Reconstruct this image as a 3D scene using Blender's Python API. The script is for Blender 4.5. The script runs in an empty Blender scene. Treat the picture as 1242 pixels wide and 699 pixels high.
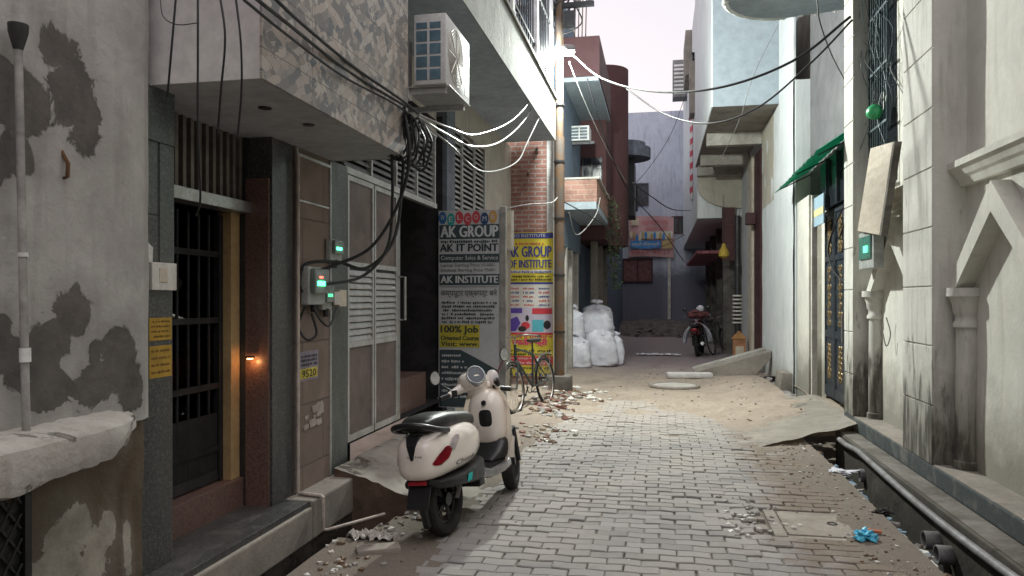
import bpy, bmesh, math, random
from mathutils import Vector, Matrix, noise as mnoise
R = math.radians
random.seed(7)
SC = bpy.context.scene
COL = SC.collection
# ------------------------------------------------------------------ camera, sky, sun, exposure
F, YAW, CAMH = 900.0, R(11.25), 1.55
cd = bpy.data.cameras.new('camera'); cam = bpy.data.objects.new('camera', cd); COL.objects.link(cam)
cam.location = (0, 0, CAMH); cam.rotation_euler = (R(90), 0, YAW)
cd.sensor_width = 36; cd.lens = 36 * F / 1242; cd.shift_y = 12.5 / 1242; cd.clip_start = .05; cd.clip_end = 2000
SC.camera = cam
w = bpy.data.worlds.new('World'); SC.world = w; w.use_nodes = True
wn = w.node_tree; bg = wn.nodes['Background']
sky = wn.nodes.new('ShaderNodeTexSky'); sky.sky_type = 'NISHITA'; sky.sun_disc = False
sky.sun_elevation = R(4); sky.sun_rotation = R(-20); sky.altitude = 200; sky.dust_density = 2.5
hz = wn.nodes.new('ShaderNodeMix'); hz.data_type = 'RGBA'
hz.inputs[0].default_value = .8; wn.links.new(sky.outputs[0], hz.inputs[6]); hz.inputs[7].default_value = (7.4, 7.1, 7.75, 1)
wn.links.new(hz.outputs[2], bg.inputs[0]); bg.inputs[1].default_value = .106
sd = bpy.data.lights.new('sun', 'SUN'); sd.energy = 1.4; sd.angle = R(80); sd.color = (1, .93, .88)
sun = bpy.data.objects.new('sun', sd); COL.objects.link(sun); sun.rotation_euler = (R(12), R(16), 0)
SC.view_settings.view_transform = 'Standard'; SC.view_settings.look = 'None'
SC.view_settings.exposure = 0.45; SC.view_settings.gamma = 1
LAMP_W, SPOT_W = 540, 1050
try:
    SC.cycles.use_denoising = True; SC.cycles.max_bounces = 8
except Exception: pass

# ------------------------------------------------------------------ helpers
SY, CY = math.sin(YAW), math.cos(YAW)
def at(px, py, d):
    'point seen at photo pixel (px, py) at depth d metres'
    r = (px - 621) / F * d
    return Vector((CY*r - SY*d, CY*d + SY*r, CAMH + (362 - py) * d / F))
def onx(X, px, py):
    t = (px - 621) / F; Y = X*(CY + t*SY)/(t*CY - SY); d = CY*Y - SY*X
    return Vector((X, Y, CAMH + (362 - py)*d/F))
def nz(x, y, z=0, s=1): return mnoise.noise(Vector((x*s, y*s, z*s)))
def sst(a, b, x):
    t = max(0, min(1, (x-a)/(b-a))); return t*t*(3-2*t)
def tag(o, label, cat, group=None, kind=None):
    o['label'] = label; o['category'] = cat
    if group: o['group'] = group
    if kind: o['kind'] = kind
    return o
def thing(name, label, cat, loc=(0,0,0), group=None):
    o = bpy.data.objects.new(name, None); COL.objects.link(o); o.location = loc; o.empty_display_size = .1
    return tag(o, label, cat, group)
def offs(o):
    v = Vector(o.location)
    if o.parent: v = v + Vector(o.parent.location)
    return v
def obj(name, bm, m, parent=None, smooth=False, label=None, local=False, loc=None):
    me = bpy.data.meshes.new(name); bmesh.ops.recalc_face_normals(bm, faces=bm.faces[:]); bm.to_mesh(me); bm.free()
    for mm in (m if isinstance(m, (list, tuple)) else [m]): me.materials.append(mm)
    if smooth:
        for p in me.polygons: p.use_smooth = True
        try: me.set_sharp_from_angle(angle=R(40))
        except Exception: pass
    o = bpy.data.objects.new(name, me); COL.objects.link(o)
    if parent:
        o.parent = parent
        if not local and parent.type == 'EMPTY': o.location = -Vector(parent.location)   # mesh is in world metres
    if loc: o.location = loc
    if label: o['label'] = label
    return o
def struct(name, bm, m, smooth=False):
    o = obj(name, bm, m, smooth=smooth); o['kind'] = 'structure'; return o
def B(): return bmesh.new()
def bx(bm, x0, x1, y0, y1, z0, z1, bev=0, M=None, mi=0):
    r = bmesh.ops.create_cube(bm, size=1)
    vs = r['verts']
    for v in vs: v.co = Vector((x0+(v.co.x+.5)*(x1-x0), y0+(v.co.y+.5)*(y1-y0), z0+(v.co.z+.5)*(z1-z0)))
    fs = {f for v in vs for f in v.link_faces}
    for f in fs: f.material_index = mi
    if bev:
        es = list({e for v in vs for e in v.link_edges})
        rr = bmesh.ops.bevel(bm, geom=es, offset=bev, segments=2, affect='EDGES', profile=.6)
        vs = list({v for f in rr['faces'] for v in f.verts} | {v for v in vs if v.is_valid})
        for f in rr['faces']: f.material_index = mi
    if M is not None:
        for v in vs: v.co = M @ v.co
    return vs
def box(x0, x1, y0, y1, z0, z1, bev=0): 
    bm = B(); bx(bm, x0, x1, y0, y1, z0, z1, bev); return bm
def quad(bm, *pts, mi=0):
    f = bm.faces.new([bm.verts.new(p) for p in pts]); f.material_index = mi; return f
def prism(bm, pts, d):
    'closed polygon pts extruded by vector d'
    a = [bm.verts.new(p) for p in pts]; b = [bm.verts.new(Vector(p)+Vector(d)) for p in pts]
    bm.faces.new(a); bm.faces.new(b[::-1]); n = len(pts)
    for i in range(n): bm.faces.new((a[i], b[i], b[(i+1) % n], a[(i+1) % n]))
def tube(bm, pts, r, n=8, cap=True):
    pts = [Vector(p) for p in pts]; rings = []
    up = Vector((0, 0, 1)); prev = None
    for i, p in enumerate(pts):
        t = (pts[min(i+1, len(pts)-1)] - pts[max(i-1, 0)]).normalized()
        if prev is None:
            a = t.cross(up)
            if a.length < .05: a = t.cross(Vector((1, 0, 0)))
            a.normalize()
        else:
            a = prev - t*prev.dot(t)
            if a.length < 1e-4: a = t.cross(Vector((1, 0, 0)))
            a.normalize()
        prev = a; b = t.cross(a); rr = r[i] if isinstance(r, (list, tuple)) else r
        rings.append([bm.verts.new(p + (a*math.cos(2*math.pi*k/n) + b*math.sin(2*math.pi*k/n))*rr) for k in range(n)])
    for A_, B_ in zip(rings, rings[1:]):
        for k in range(n): bm.faces.new((A_[k], A_[(k+1) % n], B_[(k+1) % n], B_[k]))
    if cap: bm.faces.new(rings[0][::-1]); bm.faces.new(rings[-1])
def cr(pts, k=8):
    'smooth curve through points'
    P = [Vector(p) for p in pts]; P = [2*P[0]-P[1]] + P + [2*P[-1]-P[-2]]; out = []
    for i in range(1, len(P)-2):
        a, b, c, d = P[i-1:i+3]
        for j in range(k):
            t = j/k
            out.append(.5*((2*b) + (c-a)*t + (2*a-5*b+4*c-d)*t*t + (3*b-a-3*c+d)*t**3))
    out.append(P[-2]); return out
def loft(bm, rings, cap=True):
    V = [[bm.verts.new(p) for p in r] for r in rings]; n = len(V[0])
    for a, b in zip(V, V[1:]):
        for k in range(n): bm.faces.new((a[k], a[(k+1) % n], b[(k+1) % n], b[k]))
    if cap: bm.faces.new(V[0][::-1]); bm.faces.new(V[-1])
def ring(x, hw, z0, z1, p=2.6, n=24, cy=0, tilt=0):
    'superellipse section across x (y, z plane)'
    out = []; zc, hh = (z0+z1)/2, (z1-z0)/2
    for k in range(n):
        a = 2*math.pi*k/n; c, s = math.cos(a), math.sin(a)
        y = math.copysign(abs(c)**(2/p), c)*hw; z = math.copysign(abs(s)**(2/p), s)*hh
        out.append(Vector((x + tilt*z, cy+y, zc+z)))
    return out
def cyl(bm, p0, p1, r, n=16): tube(bm, [p0, p1], r, n)
def torus(bm, c, R_, r, axis='y', n=32, m=10, a0=0, a1=2*math.pi):
    c = Vector(c); full = abs(a1-a0-2*math.pi) < 1e-6; V = []
    N = n if full else n+1
    for i in range(N):
        a = a0+(a1-a0)*i/n; row = []
        for j in range(m):
            b = 2*math.pi*j/m; rr = R_+r*math.cos(b); h = r*math.sin(b)
            q = {'y': Vector((rr*math.cos(a), h, rr*math.sin(a))), 'x': Vector((h, rr*math.cos(a), rr*math.sin(a))), 'z': Vector((rr*math.cos(a), rr*math.sin(a), h))}[axis]
            row.append(bm.verts.new(c+q))
        V.append(row)
    for i in range(n if full else n):
        A_, B_ = V[i], V[(i+1) % N]
        for j in range(m): bm.faces.new((A_[j], A_[(j+1) % m], B_[(j+1) % m], B_[j]))
def sphere(bm, c, r, sub=3, sc=(1,1,1), jit=0, seed=0):
    q = bmesh.ops.create_icosphere(bm, subdivisions=sub, radius=1)['verts']
    for v in q:
        k = 1+jit*nz(v.co.x+seed, v.co.y, v.co.z, 2.3)
        v.co = Vector(c)+Vector((v.co.x*sc[0], v.co.y*sc[1], v.co.z*sc[2]))*r*k
    return q
def xform(bm, M):
    for v in bm.verts: v.co = M @ v.co
    return bm
def gridmesh(fn, nu, nv):
    bm = B(); V = [[bm.verts.new(fn(i/nu, j/nv)) for j in range(nv+1)] for i in range(nu+1)]
    for i in range(nu):
        for j in range(nv): bm.faces.new((V[i][j], V[i+1][j], V[i+1][j+1], V[i][j+1]))
    return bm
def attr(o, fn, name='mask'):
    a = o.data.attributes.new(name, 'FLOAT', 'POINT')
    for i, v in enumerate(o.data.vertices): a.data[i].value = fn(v.co)
def curve(name, pts, r, m, label, cat='cable', group=None, k=8, parent=None):
    bm = B(); tube(bm, cr(pts, k), r, 6); o = obj(name, bm, m, parent, smooth=True)
    return tag(o, label, cat, group) if label else o
def copy_tree(o, parent=None):
    c = o.copy(); COL.objects.link(c)
    if parent: c.parent = parent
    for ch in list(o.children): copy_tree(ch, c)
    return c

# ------------------------------------------------------------------ materials
def nd(nt, typ, ins=None, **pr):
    n = nt.nodes.new('ShaderNode'+typ)
    for k, v in pr.items(): setattr(n, k, v)
    for k, v in (ins or {}).items():
        s = n.inputs[k]
        if isinstance(v, bpy.types.NodeSocket): nt.links.new(v, s)
        else: s.default_value = v
    return n
def c4(c): return (*c, 1) if len(c) == 3 else c
def newmat(name, rough=.8, spec=.35, metal=0):
    m = bpy.data.materials.new(name); m.use_nodes = True; nt = m.node_tree
    p = nt.nodes['Principled BSDF']; p.inputs['Roughness'].default_value = rough
    p.inputs['Specular IOR Level'].default_value = spec; p.inputs['Metallic'].default_value = metal
    tc = nd(nt, 'TexCoord'); return m, nt, p, tc.outputs['Object']
def mix(nt, f, a, b, bt='MIX'):
    n = nd(nt, 'Mix', data_type='RGBA', blend_type=bt)
    for s, v in ((n.inputs[0], f), (n.inputs[6], a), (n.inputs[7], b)):
        if isinstance(v, bpy.types.NodeSocket): nt.links.new(v, s)
        else: s.default_value = c4(v) if isinstance(v, tuple) else v
    return n.outputs[2]
def ramp(nt, f, lo, hi):
    n = nd(nt, 'MapRange', {0: f, 1: lo, 2: hi}); n.clamp = True; return n.outputs[0]
def noi(nt, v, sc, det=6, ro=.6, dist=0, stretch=None):
    if stretch: v = nd(nt, 'Mapping', {0: v, 3: stretch}).outputs[0]
    return nd(nt, 'TexNoise', {'Vector': v, 'Scale': sc, 'Detail': det, 'Roughness': ro, 'Distortion': dist}).outputs[0]
def math_(nt, op, a, b=0):
    return nd(nt, 'Math', {0: a, 1: b}, operation=op).outputs[0]
def bump(nt, p, h, st=.3, dist=.01):
    b = nd(nt, 'Bump', {'Height': h, 'Strength': st, 'Distance': dist}); nt.links.new(b.outputs[0], p.inputs['Normal'])
_mc = {}
def plain(name, col, rough=.5, spec=.4, metal=0, col2=None, sc=6, lo=.4, hi=.65, bst=.15, bsc=60, streak=None, fine=.18):
    if name in _mc: return _mc[name]
    m, nt, p, v = newmat(name, rough, spec, metal)
    if col2 is None: col2 = tuple(c*.6 for c in col)
    n1 = noi(nt, v, sc, 8, .62, .3, streak); f = ramp(nt, n1, lo, hi)
    c = mix(nt, f, col, col2)
    n2 = noi(nt, v, sc*9, 5, .6)
    g = ramp(nt, n2, .2, .8); k = nd(nt, 'MapRange', {0: g, 3: 1-fine, 4: 1+fine}).outputs[0]
    kk = nd(nt, 'CombineColor', {0: k, 1: k, 2: k}).outputs[0]
    c = mix(nt, 1.0, c, kk, 'MULTIPLY')
    nt.links.new(c, p.inputs['Base Color'])
    rr = nd(nt, 'MapRange', {0: n1, 1: .3, 2: .7, 3: max(.05, rough-.12), 4: min(1, rough+.12)}).outputs[0]
    nt.links.new(rr, p.inputs['Roughness'])
    bump(nt, p, noi(nt, v, bsc, 6, .6), bst, .004)
    _mc[name] = m; return m
def glow(name, col, st):
    m, nt, p, v = newmat(name); p.inputs['Base Color'].default_value = c4(col)
    p.inputs['Emission Color'].default_value = c4(col); p.inputs['Emission Strength'].default_value = st; return m
def plaster(name, base, base2, under, dirt, thr=(.62, .64), usc=1.3, dz=None, attrw=0, bst=.35, streakc=None, dsc=2.5, wet=None):
    'painted plaster: two tones, bare patches (noise or mask attribute), streaks, dirt rising from height dz'
    m, nt, p, v = newmat(name, .88, .2)
    c = mix(nt, ramp(nt, noi(nt, v, dsc, 9, .65, .4), .35, .65), base, base2)
    st = ramp(nt, noi(nt, v, 5, 6, .6, .2, (2.2, 2.2, .22)), .52, .75)
    c = mix(nt, math_(nt, 'MULTIPLY', st, .55), c, streakc or dirt)
    un = noi(nt, v, usc, 10, .68, .6)
    if attrw:
        at_ = nd(nt, 'Attribute', attribute_name='mask').outputs['Fac']
        f2 = noi(nt, v, 5, 9, .68, .6)
        un = math_(nt, 'ADD', at_, math_(nt, 'MULTIPLY', math_(nt, 'SUBTRACT', f2, .5), 1.25))
    pf = ramp(nt, un, thr[0], thr[1])
    if attrw: c = mix(nt, math_(nt, 'MULTIPLY', ramp(nt, un, -.15, thr[0]+.05), .5), c, tuple((a_+b_)/2 for a_, b_ in zip(dirt, under)))
    uc = mix(nt, ramp(nt, noi(nt, v, 9, 8, .6), .35, .7), under, tuple(x*.62 for x in under))
    c = mix(nt, pf, c, uc)
    if dz is not None:
        z = nd(nt, 'SeparateXYZ', {0: v}).outputs[2]
        h = math_(nt, 'ADD', z, math_(nt, 'MULTIPLY', noi(nt, v, 3.5, 8, .65), -.9))
        f = nd(nt, 'MapRange', {0: h, 1: dz-.75, 2: dz-.2, 3: .9, 4: 0}).outputs[0]
        c = mix(nt, f, c, dirt)
    if wet is not None:
        zz = nd(nt, 'SeparateXYZ', {0: v}).outputs[2]
        wn_ = math_(nt, 'ADD', noi(nt, v, 4, 7, .6, .3, (2.6, 2.6, .55)), nd(nt, 'MapRange', {0: zz, 1: .2, 2: wet, 3: .16, 4: -.12}).outputs[0])
        c = mix(nt, math_(nt, 'MULTIPLY', ramp(nt, wn_, .52, .66), .88), c, (.075, .07, .06))
    sp = ramp(nt, noi(nt, v, 38, 4, .6), .66, .74)
    c = mix(nt, math_(nt, 'MULTIPLY', sp, .35), c, dirt)
    nt.links.new(c, p.inputs['Base Color'])
    hh = math_(nt, 'ADD', math_(nt, 'MULTIPLY', noi(nt, v, 28, 8, .65), .5), math_(nt, 'MULTIPLY', pf, -.8))
    hh = math_(nt, 'ADD', hh, math_(nt, 'MULTIPLY', noi(nt, v, 4, 4, .5), 1.2))
    bump(nt, p, hh, bst, .02); return m
def flatvec(nt, v, u):
    s = nd(nt, 'SeparateXYZ', {0: v}); return nd(nt, 'CombineXYZ', {0: s.outputs['XYZ'.index(u)], 1: s.outputs[2]}).outputs[0]
def brickmat(name, c1, c2, mortar, u='X', bw=.22, bh=.075, ms=.012, st=.6, dirt=None):
    m, nt, p, v = newmat(name, .9, .15)
    fv = flatvec(nt, v, u)
    wob = nd(nt, 'VectorMath', {0: fv, 1: nd(nt, 'VectorMath', {0: nd(nt, 'TexNoise', {'Vector': v, 'Scale': 6.0, 'Detail': 4}).outputs[1], 1: (.016, .016, 0)}, operation='MULTIPLY').outputs[0]}, operation='ADD').outputs[0]
    b = nd(nt, 'TexBrick', {'Vector': wob, 'Color1': c4(c1), 'Color2': c4(c2), 'Mortar': c4(mortar), 'Scale': 1, 'Mortar Size': ms, 'Mortar Smooth': .2, 'Bias': 0, 'Brick Width': bw, 'Row Height': bh})
    c = mix(nt, ramp(nt, noi(nt, v, 3, 8, .65), .45, .72), b.outputs[0], dirt or tuple(x*.45 for x in c1))
    nt.links.new(c, p.inputs['Base Color'])
    h = math_(nt, 'ADD', math_(nt, 'MULTIPLY', b.outputs[1], -1), math_(nt, 'MULTIPLY', noi(nt, v, 50, 6), .5))
    bump(nt, p, h, st, .012); return m
def granite(name, c1, c2, c3, rough=.28, big=3):
    m, nt, p, v = newmat(name, rough, .5)
    vo = nd(nt, 'TexVoronoi', {'Vector': v, 'Scale': 150.0}).outputs['Color']
    f = nd(nt, 'SeparateColor', {0: vo}).outputs[0]
    c = mix(nt, ramp(nt, f, .3, .8), c1, c2)
    c = mix(nt, ramp(nt, noi(nt, v, 60, 6, .7), .52, .62), c, c3)
    du = ramp(nt, noi(nt, v, big, 8, .65, .5, (1.5, 1.5, .5)), .45, .75)
    c = mix(nt, math_(nt, 'MULTIPLY', du, .5), c, (.12, .108, .096))
    nt.links.new(c, p.inputs['Base Color'])
    nt.links.new(nd(nt, 'MapRange', {0: du, 3: rough, 4: .75}).outputs[0], p.inputs['Roughness'])
    bump(nt, p, noi(nt, v, 12, 6), .06, .01); return m
def mosaic(name):
    m, nt, p, v = newmat(name, .38, .4)
    s = nd(nt, 'SeparateXYZ', {0: v})
    a = math_(nt, 'ADD', math_(nt, 'MULTIPLY', s.outputs[1], .82), math_(nt, 'MULTIPLY', s.outputs[2], .57))
    b = math_(nt, 'SUBTRACT', math_(nt, 'MULTIPLY', s.outputs[2], 1.15), math_(nt, 'MULTIPLY', s.outputs[1], .75))
    ab = nd(nt, 'CombineXYZ', {0: a, 1: b, 2: s.outputs[0]}).outputs[0]
    fs = []
    for rz in (0, 62):
        mp = nd(nt, 'Mapping', {0: ab, 2: (0, 0, R(rz))}).outputs[0]
        wv = nd(nt, 'VectorMath', {0: mp, 1: nd(nt, 'VectorMath', {0: nd(nt, 'TexNoise', {'Vector': v, 'Scale': 9.0, 'Detail': 2}).outputs[1], 1: (.07, .07, 0)}, operation='MULTIPLY').outputs[0]}, operation='ADD').outputs[0]
        fs.append(nd(nt, 'SeparateColor', {0: nd(nt, 'TexBrick', {'Vector': wv, 'Scale': 1, 'Color1': (0, 0, 0, 1), 'Color2': (1, 1, 1, 1), 'Mortar': (.3, .3, .3, 1), 'Mortar Size': .0015, 'Brick Width': .14, 'Row Height': .062}).outputs[0]}).outputs[0])
    pick = ramp(nt, noi(nt, v, 7, 3), .49, .51)
    fm = nd(nt, 'Mix', {0: pick, 2: fs[0], 3: fs[1]}); f = fm.outputs[0]
    r = nd(nt, 'ValToRGB', {0: f}); e = r.color_ramp; e.interpolation = 'CONSTANT'
    cols = [(0, (.38, .325, .28)), (.22, (.16, .15, .145)), (.4, (.30, .26, .225)), (.55, (.12, .125, .135)), (.68, (.43, .385, .34)), (.84, (.21, .19, .175))]
    e.elements[0].position, e.elements[0].color = 0, c4(cols[0][1]); e.elements[1].position, e.elements[1].color = cols[1][0], c4(cols[1][1])
    for q, cc in cols[2:]: n = e.elements.new(q); n.color = c4(cc)
    br = nd(nt, 'TexBrick', {'Vector': flatvec(nt, v, 'Y'), 'Scale': 1, 'Mortar Size': .003, 'Brick Width': .6, 'Row Height': .3, 'Color1': (1,1,1,1), 'Color2': (1,1,1,1), 'Mortar': (.35,.33,.32,1)}, offset=0)
    c = mix(nt, 1.0, r.outputs[0], br.outputs[0], 'MULTIPLY')
    c = mix(nt, math_(nt, 'MULTIPLY', ramp(nt, noi(nt, v, 2.2, 8, .65), .4, .7), .4), c, (.2, .18, .17))
    nt.links.new(c, p.inputs['Base Color']); bump(nt, p, noi(nt, v, 30, 5), .1, .004); return m

M = {}
M['conc'] = plain('concrete', (.30, .27, .235), .9, .2, 0, (.2, .18, .16), 3, .38, .68, .5, 45)
M['conc_d'] = plain('dirty_concrete', (.2, .185, .165), .92, .2, 0, (.09, .08, .07), 3.5, .38, .66, .6, 35)
M['conc_l'] = plain('pale_concrete', (.47, .45, .41), .9, .2, 0, (.27, .25, .22), 3, .4, .7, .45, 40)
M['soffit'] = plain('soffit_paint', (.42, .41, .42), .85, .2, 0, (.3, .29, .295), 1.6, .35, .72, .2, 25)
M['soffit2'] = plain('blue_grey_soffit', (.36, .40, .45), .85, .2, 0, (.25, .28, .32), 1.4, .35, .72, .2, 25)
M['white_side'] = plain('white_side', (.56, .54, .525), .85, .2, 0, (.45, .42, .42), 2, .42, .75, .25, 25)
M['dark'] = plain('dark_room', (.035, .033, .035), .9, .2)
M['dmetal'] = plain('dark_metal', (.045, .047, .05), .45, .45, .3)
M['black'] = plain('black_plastic', (.018, .018, .02), .42, .45, 0, (.03, .03, .03))
M['rubber'] = plain('tyre_rubber', (.02, .02, .021), .85, .2, 0, (.045, .042, .038), 8)
M['steel'] = plain('grey_steel', (.5, .5, .5), .35, .5, .85, (.33, .32, .31), 7)
M['alu'] = plain('aluminium_frame', (.55, .55, .55), .4, .5, .5, (.4, .39, .38), 6)
M['pvc'] = plain('white_pvc', (.62, .6, .56), .55, .35, 0, (.42, .39, .35), 4)
M['pvcg'] = plain('grey_pvc', (.23, .23, .235), .55, .35, 0, (.13, .12, .115), 5, bst=.3)
M['wire'] = plain('black_cable', (.02, .02, .022), .5, .4)
M['wirew'] = plain('pale_cable', (.3, .3, .29), .45, .4)
M['rust'] = plain('rusty_steel', (.125, .105, .092), .75, .3, .2, (.17, .10, .055), 6, .42, .62, .4)
M['ply'] = plain('door_sheet', (.165, .125, .115), .5, .4, 0, (.11, .085, .08), 4, .35, .7)
M['white'] = plain('white_paint', (.72, .72, .71), .5, .4, 0, (.55, .54, .52), 5)
M['cream'] = plain('cream_paint', (.62, .56, .46), .8, .25, 0, (.46, .41, .33), 3)
M['yellow'] = plain('yellow_paint', (.44, .30, .15), .75, .25, 0, (.33, .22, .11), 3, bst=.25)
M['maroon'] = plain('maroon_paint', (.075, .037, .039), .6, .3, 0, (.07, .03, .032), 3)
M['bluewall'] = plaster('blue_plaster', (.15, .2, .26), (.13, .165, .21), (.3, .3, .3), (.1, .11, .13), (.7, .72))
M['endwall'] = plaster('lilac_blue_plaster', (.53, .56, .64), (.45, .48, .56), (.22, .22, .27), (.14, .14, .18), (.66, .70), dz=2.8)
M['marwall'] = plaster('maroon_plaster', (.115, .058, .058), (.095, .05, .052), (.3, .2, .18), (.09, .04, .04), (.72, .74))
M['nearwall'] = plaster('peeling_plaster', (.475, .46, .44), (.36, .345, .33), (.135, .122, .113), (.25, .235, .22), (.49, .54), attrw=1, bst=.55)
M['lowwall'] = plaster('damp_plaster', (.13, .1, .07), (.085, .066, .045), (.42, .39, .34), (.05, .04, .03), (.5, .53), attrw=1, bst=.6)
M['rwall'] = plaster('white_wall', (.68, .665, .60), (.57, .56, .505), (.4, .385, .34), (.25, .235, .2), (.74, .77), dz=.7, bst=.3, streakc=(.42, .40, .35))
M['rstain'] = plaster('stained_column', (.64, .63, .58), (.54, .53, .485), (.3, .285, .25), (.22, .21, .18), (.76, .78), usc=2.6, dz=.8, bst=.35, wet=1.5)
M['rgrey'] = plaster('shaded_grey_render', (.2, .2, .205), (.14, .14, .145), (.2, .2, .2), (.18, .18, .18), (.7, .74), bst=.25)  # grey plaster, its colour taken darker for the shade it stands in
M['farwhite'] = plaster('white_house_paint', (.76, .79, .79), (.68, .72, .72), (.5, .47, .4), (.45, .44, .4), (.74, .77), dz=.35, bst=.2)
M['bluewhite'] = plain('pale_blue_tone', (.34, .395, .43), .85, .2, 0, (.305, .355, .39), .7, .3, .75, .15, 25)
M['creamwall'] = plaster('cream_plaster', (.56, .52, .43), (.46, .43, .36), (.3, .28, .25), (.28, .25, .2), (.66, .69))
M['beigewall'] = plaster('beige_plaster', (.42, .38, .33), (.34, .31, .28), (.2, .19, .18), (.2, .18, .16), (.68, .7))
M['slabcoat'] = plaster('grey_coated_plaster', (.36, .37, .345), (.28, .29, .275), (.25, .25, .24), (.2, .2, .19), (.66, .7))
M['brick'] = brickmat('red_brick', (.40, .20, .165), (.33, .165, .14), (.42, .37, .35))
M['brickd'] = brickmat('parapet_brick', (.40, .23, .18), (.33, .185, .145), (.42, .30, .25), bw=.25, bh=.09)
M['gran'] = granite('black_granite', (.03, .031, .033), (.065, .067, .066), (.11, .112, .108))
M['grang'] = granite('green_granite', (.05, .06, .058), (.085, .1, .095), (.13, .138, .132))
M['granr'] = granite('red_granite', (.13, .075, .062), (.19, .115, .095), (.075, .05, .046), .3)
M['tile'] = brickmat('marble_tile', (.25, .195, .165), (.21, .165, .14), (.12, .1, .09), 'Y', .62, .42, .006, .2, (.16, .13, .11))
M['tileb'] = brickmat('blue_grey_tile', (.16, .18, .21), (.14, .16, .19), (.1, .1, .1), 'Y', .4, .3, .006, .2)
M['mosaic'] = mosaic('mosaic_tile')
M['plinthd'] = plain('dark_plinth', (.06, .07, .075), .8, .3, 0, (.17, .165, .15), 5, .48, .68, .4, 30)
M['sand'] = None
M['gl'] = plain('dark_glass', (.02, .025, .03), .12, .5)
M['navy'] = plain('navy_door_paint', (.016, .024, .034), .42, .45, 0, (.03, .036, .042), 4)
M['gold'] = plain('gold_ornament', (.34, .25, .12), .5, .5, .5, (.12, .08, .04), 20)
M['green'] = plain('green_sheet', (.01, .30, .17), .45, .4, 0, (.01, .21, .13), 4)
M['sack'] = plain('white_sack', (.66, .66, .71), .5, .4, 0, (.52, .52, .58), 5, .4, .7, .9, 16)
M['teal'] = plain('teal_grille', (.022, .05, .06), .5, .4, .2)
M['led_g'] = glow('green_led', (.05, 1, .35), 7)
M['led_r'] = glow('red_led', (1, .12, .08), 3)

# ------------------------------------------------------------------ ground
def hole(x, y):
    return (1.55 < x < 1.9 and y < 8.75) or (1.82 < x < 2.12 and 11.25 < y < 14.4) or (-2.2 < x < -2.0 and 2.8 < y < 5.0) or (-2.2 < x < -1.72-.25*(5.1-y) and 4.4 < y < 5.12)
def zg(x, y):
    n = nz(x, y, 0, 1.1)*.6 + nz(x, y, 4, 3.7)*.3 + nz(x, y, 9, 11)*.12
    z = -.016 + .012*n
    cov = sst(10.0, 12.4, y + n*2.6 + .5*abs(x-.1))
    z += cov*(.05 + .022*n)
    z += .035*sst(1.0, 1.5, x + .5*n)*sst(3.6, 4.6, y)*sst(9.5, 7.5, y)            # dirt along the drain
    z += .05*sst(-1.15, -1.6, x + .25*n)                                            # left edge
    z += .13*sst(.45, 1.6, x + .25*n)*sst(8.2, 10, y + .6*n)*sst(16, 13.0, y)       # sandy bank
    z += .10*sst(-1.2, -1.9, x+.2*n)*sst(8.2, 9.5, y)*sst(13, 11.5, y)*(.5+n*.5)    # trash bank by the pole
    return z
m, nt, p, v = newmat('earth', .95, .12)
s_ = nd(nt, 'SeparateXYZ', {0: v}); xx, yy = s_.outputs[0], s_.outputs[1]
n1 = noi(nt, v, 1.6, 10, .68, .4); n2 = noi(nt, v, 14, 8, .65)
c = mix(nt, ramp(nt, n1, .35, .65), (.345, .285, .228), (.25, .205, .165))
c = mix(nt, ramp(nt, n2, .5, .72), c, (.38, .335, .285))
far = ramp(nt, math_(nt, 'ADD', yy, math_(nt, 'MULTIPLY', n1, 5)), 16.5, 20.5)
c = mix(nt, far, c, (.25, .21, .215))
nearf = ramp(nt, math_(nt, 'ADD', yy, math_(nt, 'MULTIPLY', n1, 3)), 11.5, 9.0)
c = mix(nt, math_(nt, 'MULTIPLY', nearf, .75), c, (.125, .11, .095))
sp = ramp(nt, noi(nt, v, 90, 3), .62, .7); c = mix(nt, math_(nt, 'MULTIPLY', sp, .5), c, (.45, .42, .37))
nt.links.new(c, p.inputs['Base Color']); bump(nt, p, math_(nt, 'ADD', n2, math_(nt, 'MULTIPLY', noi(nt, v, 70, 6), .5)), .55, .02)
M['earth'] = m
xs = [-2.7+.05*i for i in range(120)]
ys = [.5+.05*i for i in range(330)] + [17+.15*i for i in range(128)]
bm = B(); G = {}
def gv(i, j):
    if (i, j) not in G: G[i, j] = bm.verts.new((xs[i], ys[j], zg(xs[i], ys[j])))
    return G[i, j]
for j in range(len(ys)-1):
    for i in range(len(xs)-1):
        if hole((xs[i]+xs[i+1])/2, (ys[j]+ys[j+1])/2): continue
        bm.faces.new((gv(i, j), gv(i+1, j), gv(i+1, j+1), gv(i, j+1)))
struct('ground', bm, M['earth'], True)
bm = B(); quad(bm, (-400, -400, -.75), (400, -400, -.75), (400, 400, -.75), (-400, 400, -.75)); struct('terrain', bm, M['earth'])
bm = B(); quad(bm, (-12, -14, -.06), (12, -14, -.06), (12, .52, -.06), (-12, .52, -.06)); struct('road', bm, M['earth'])

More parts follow.
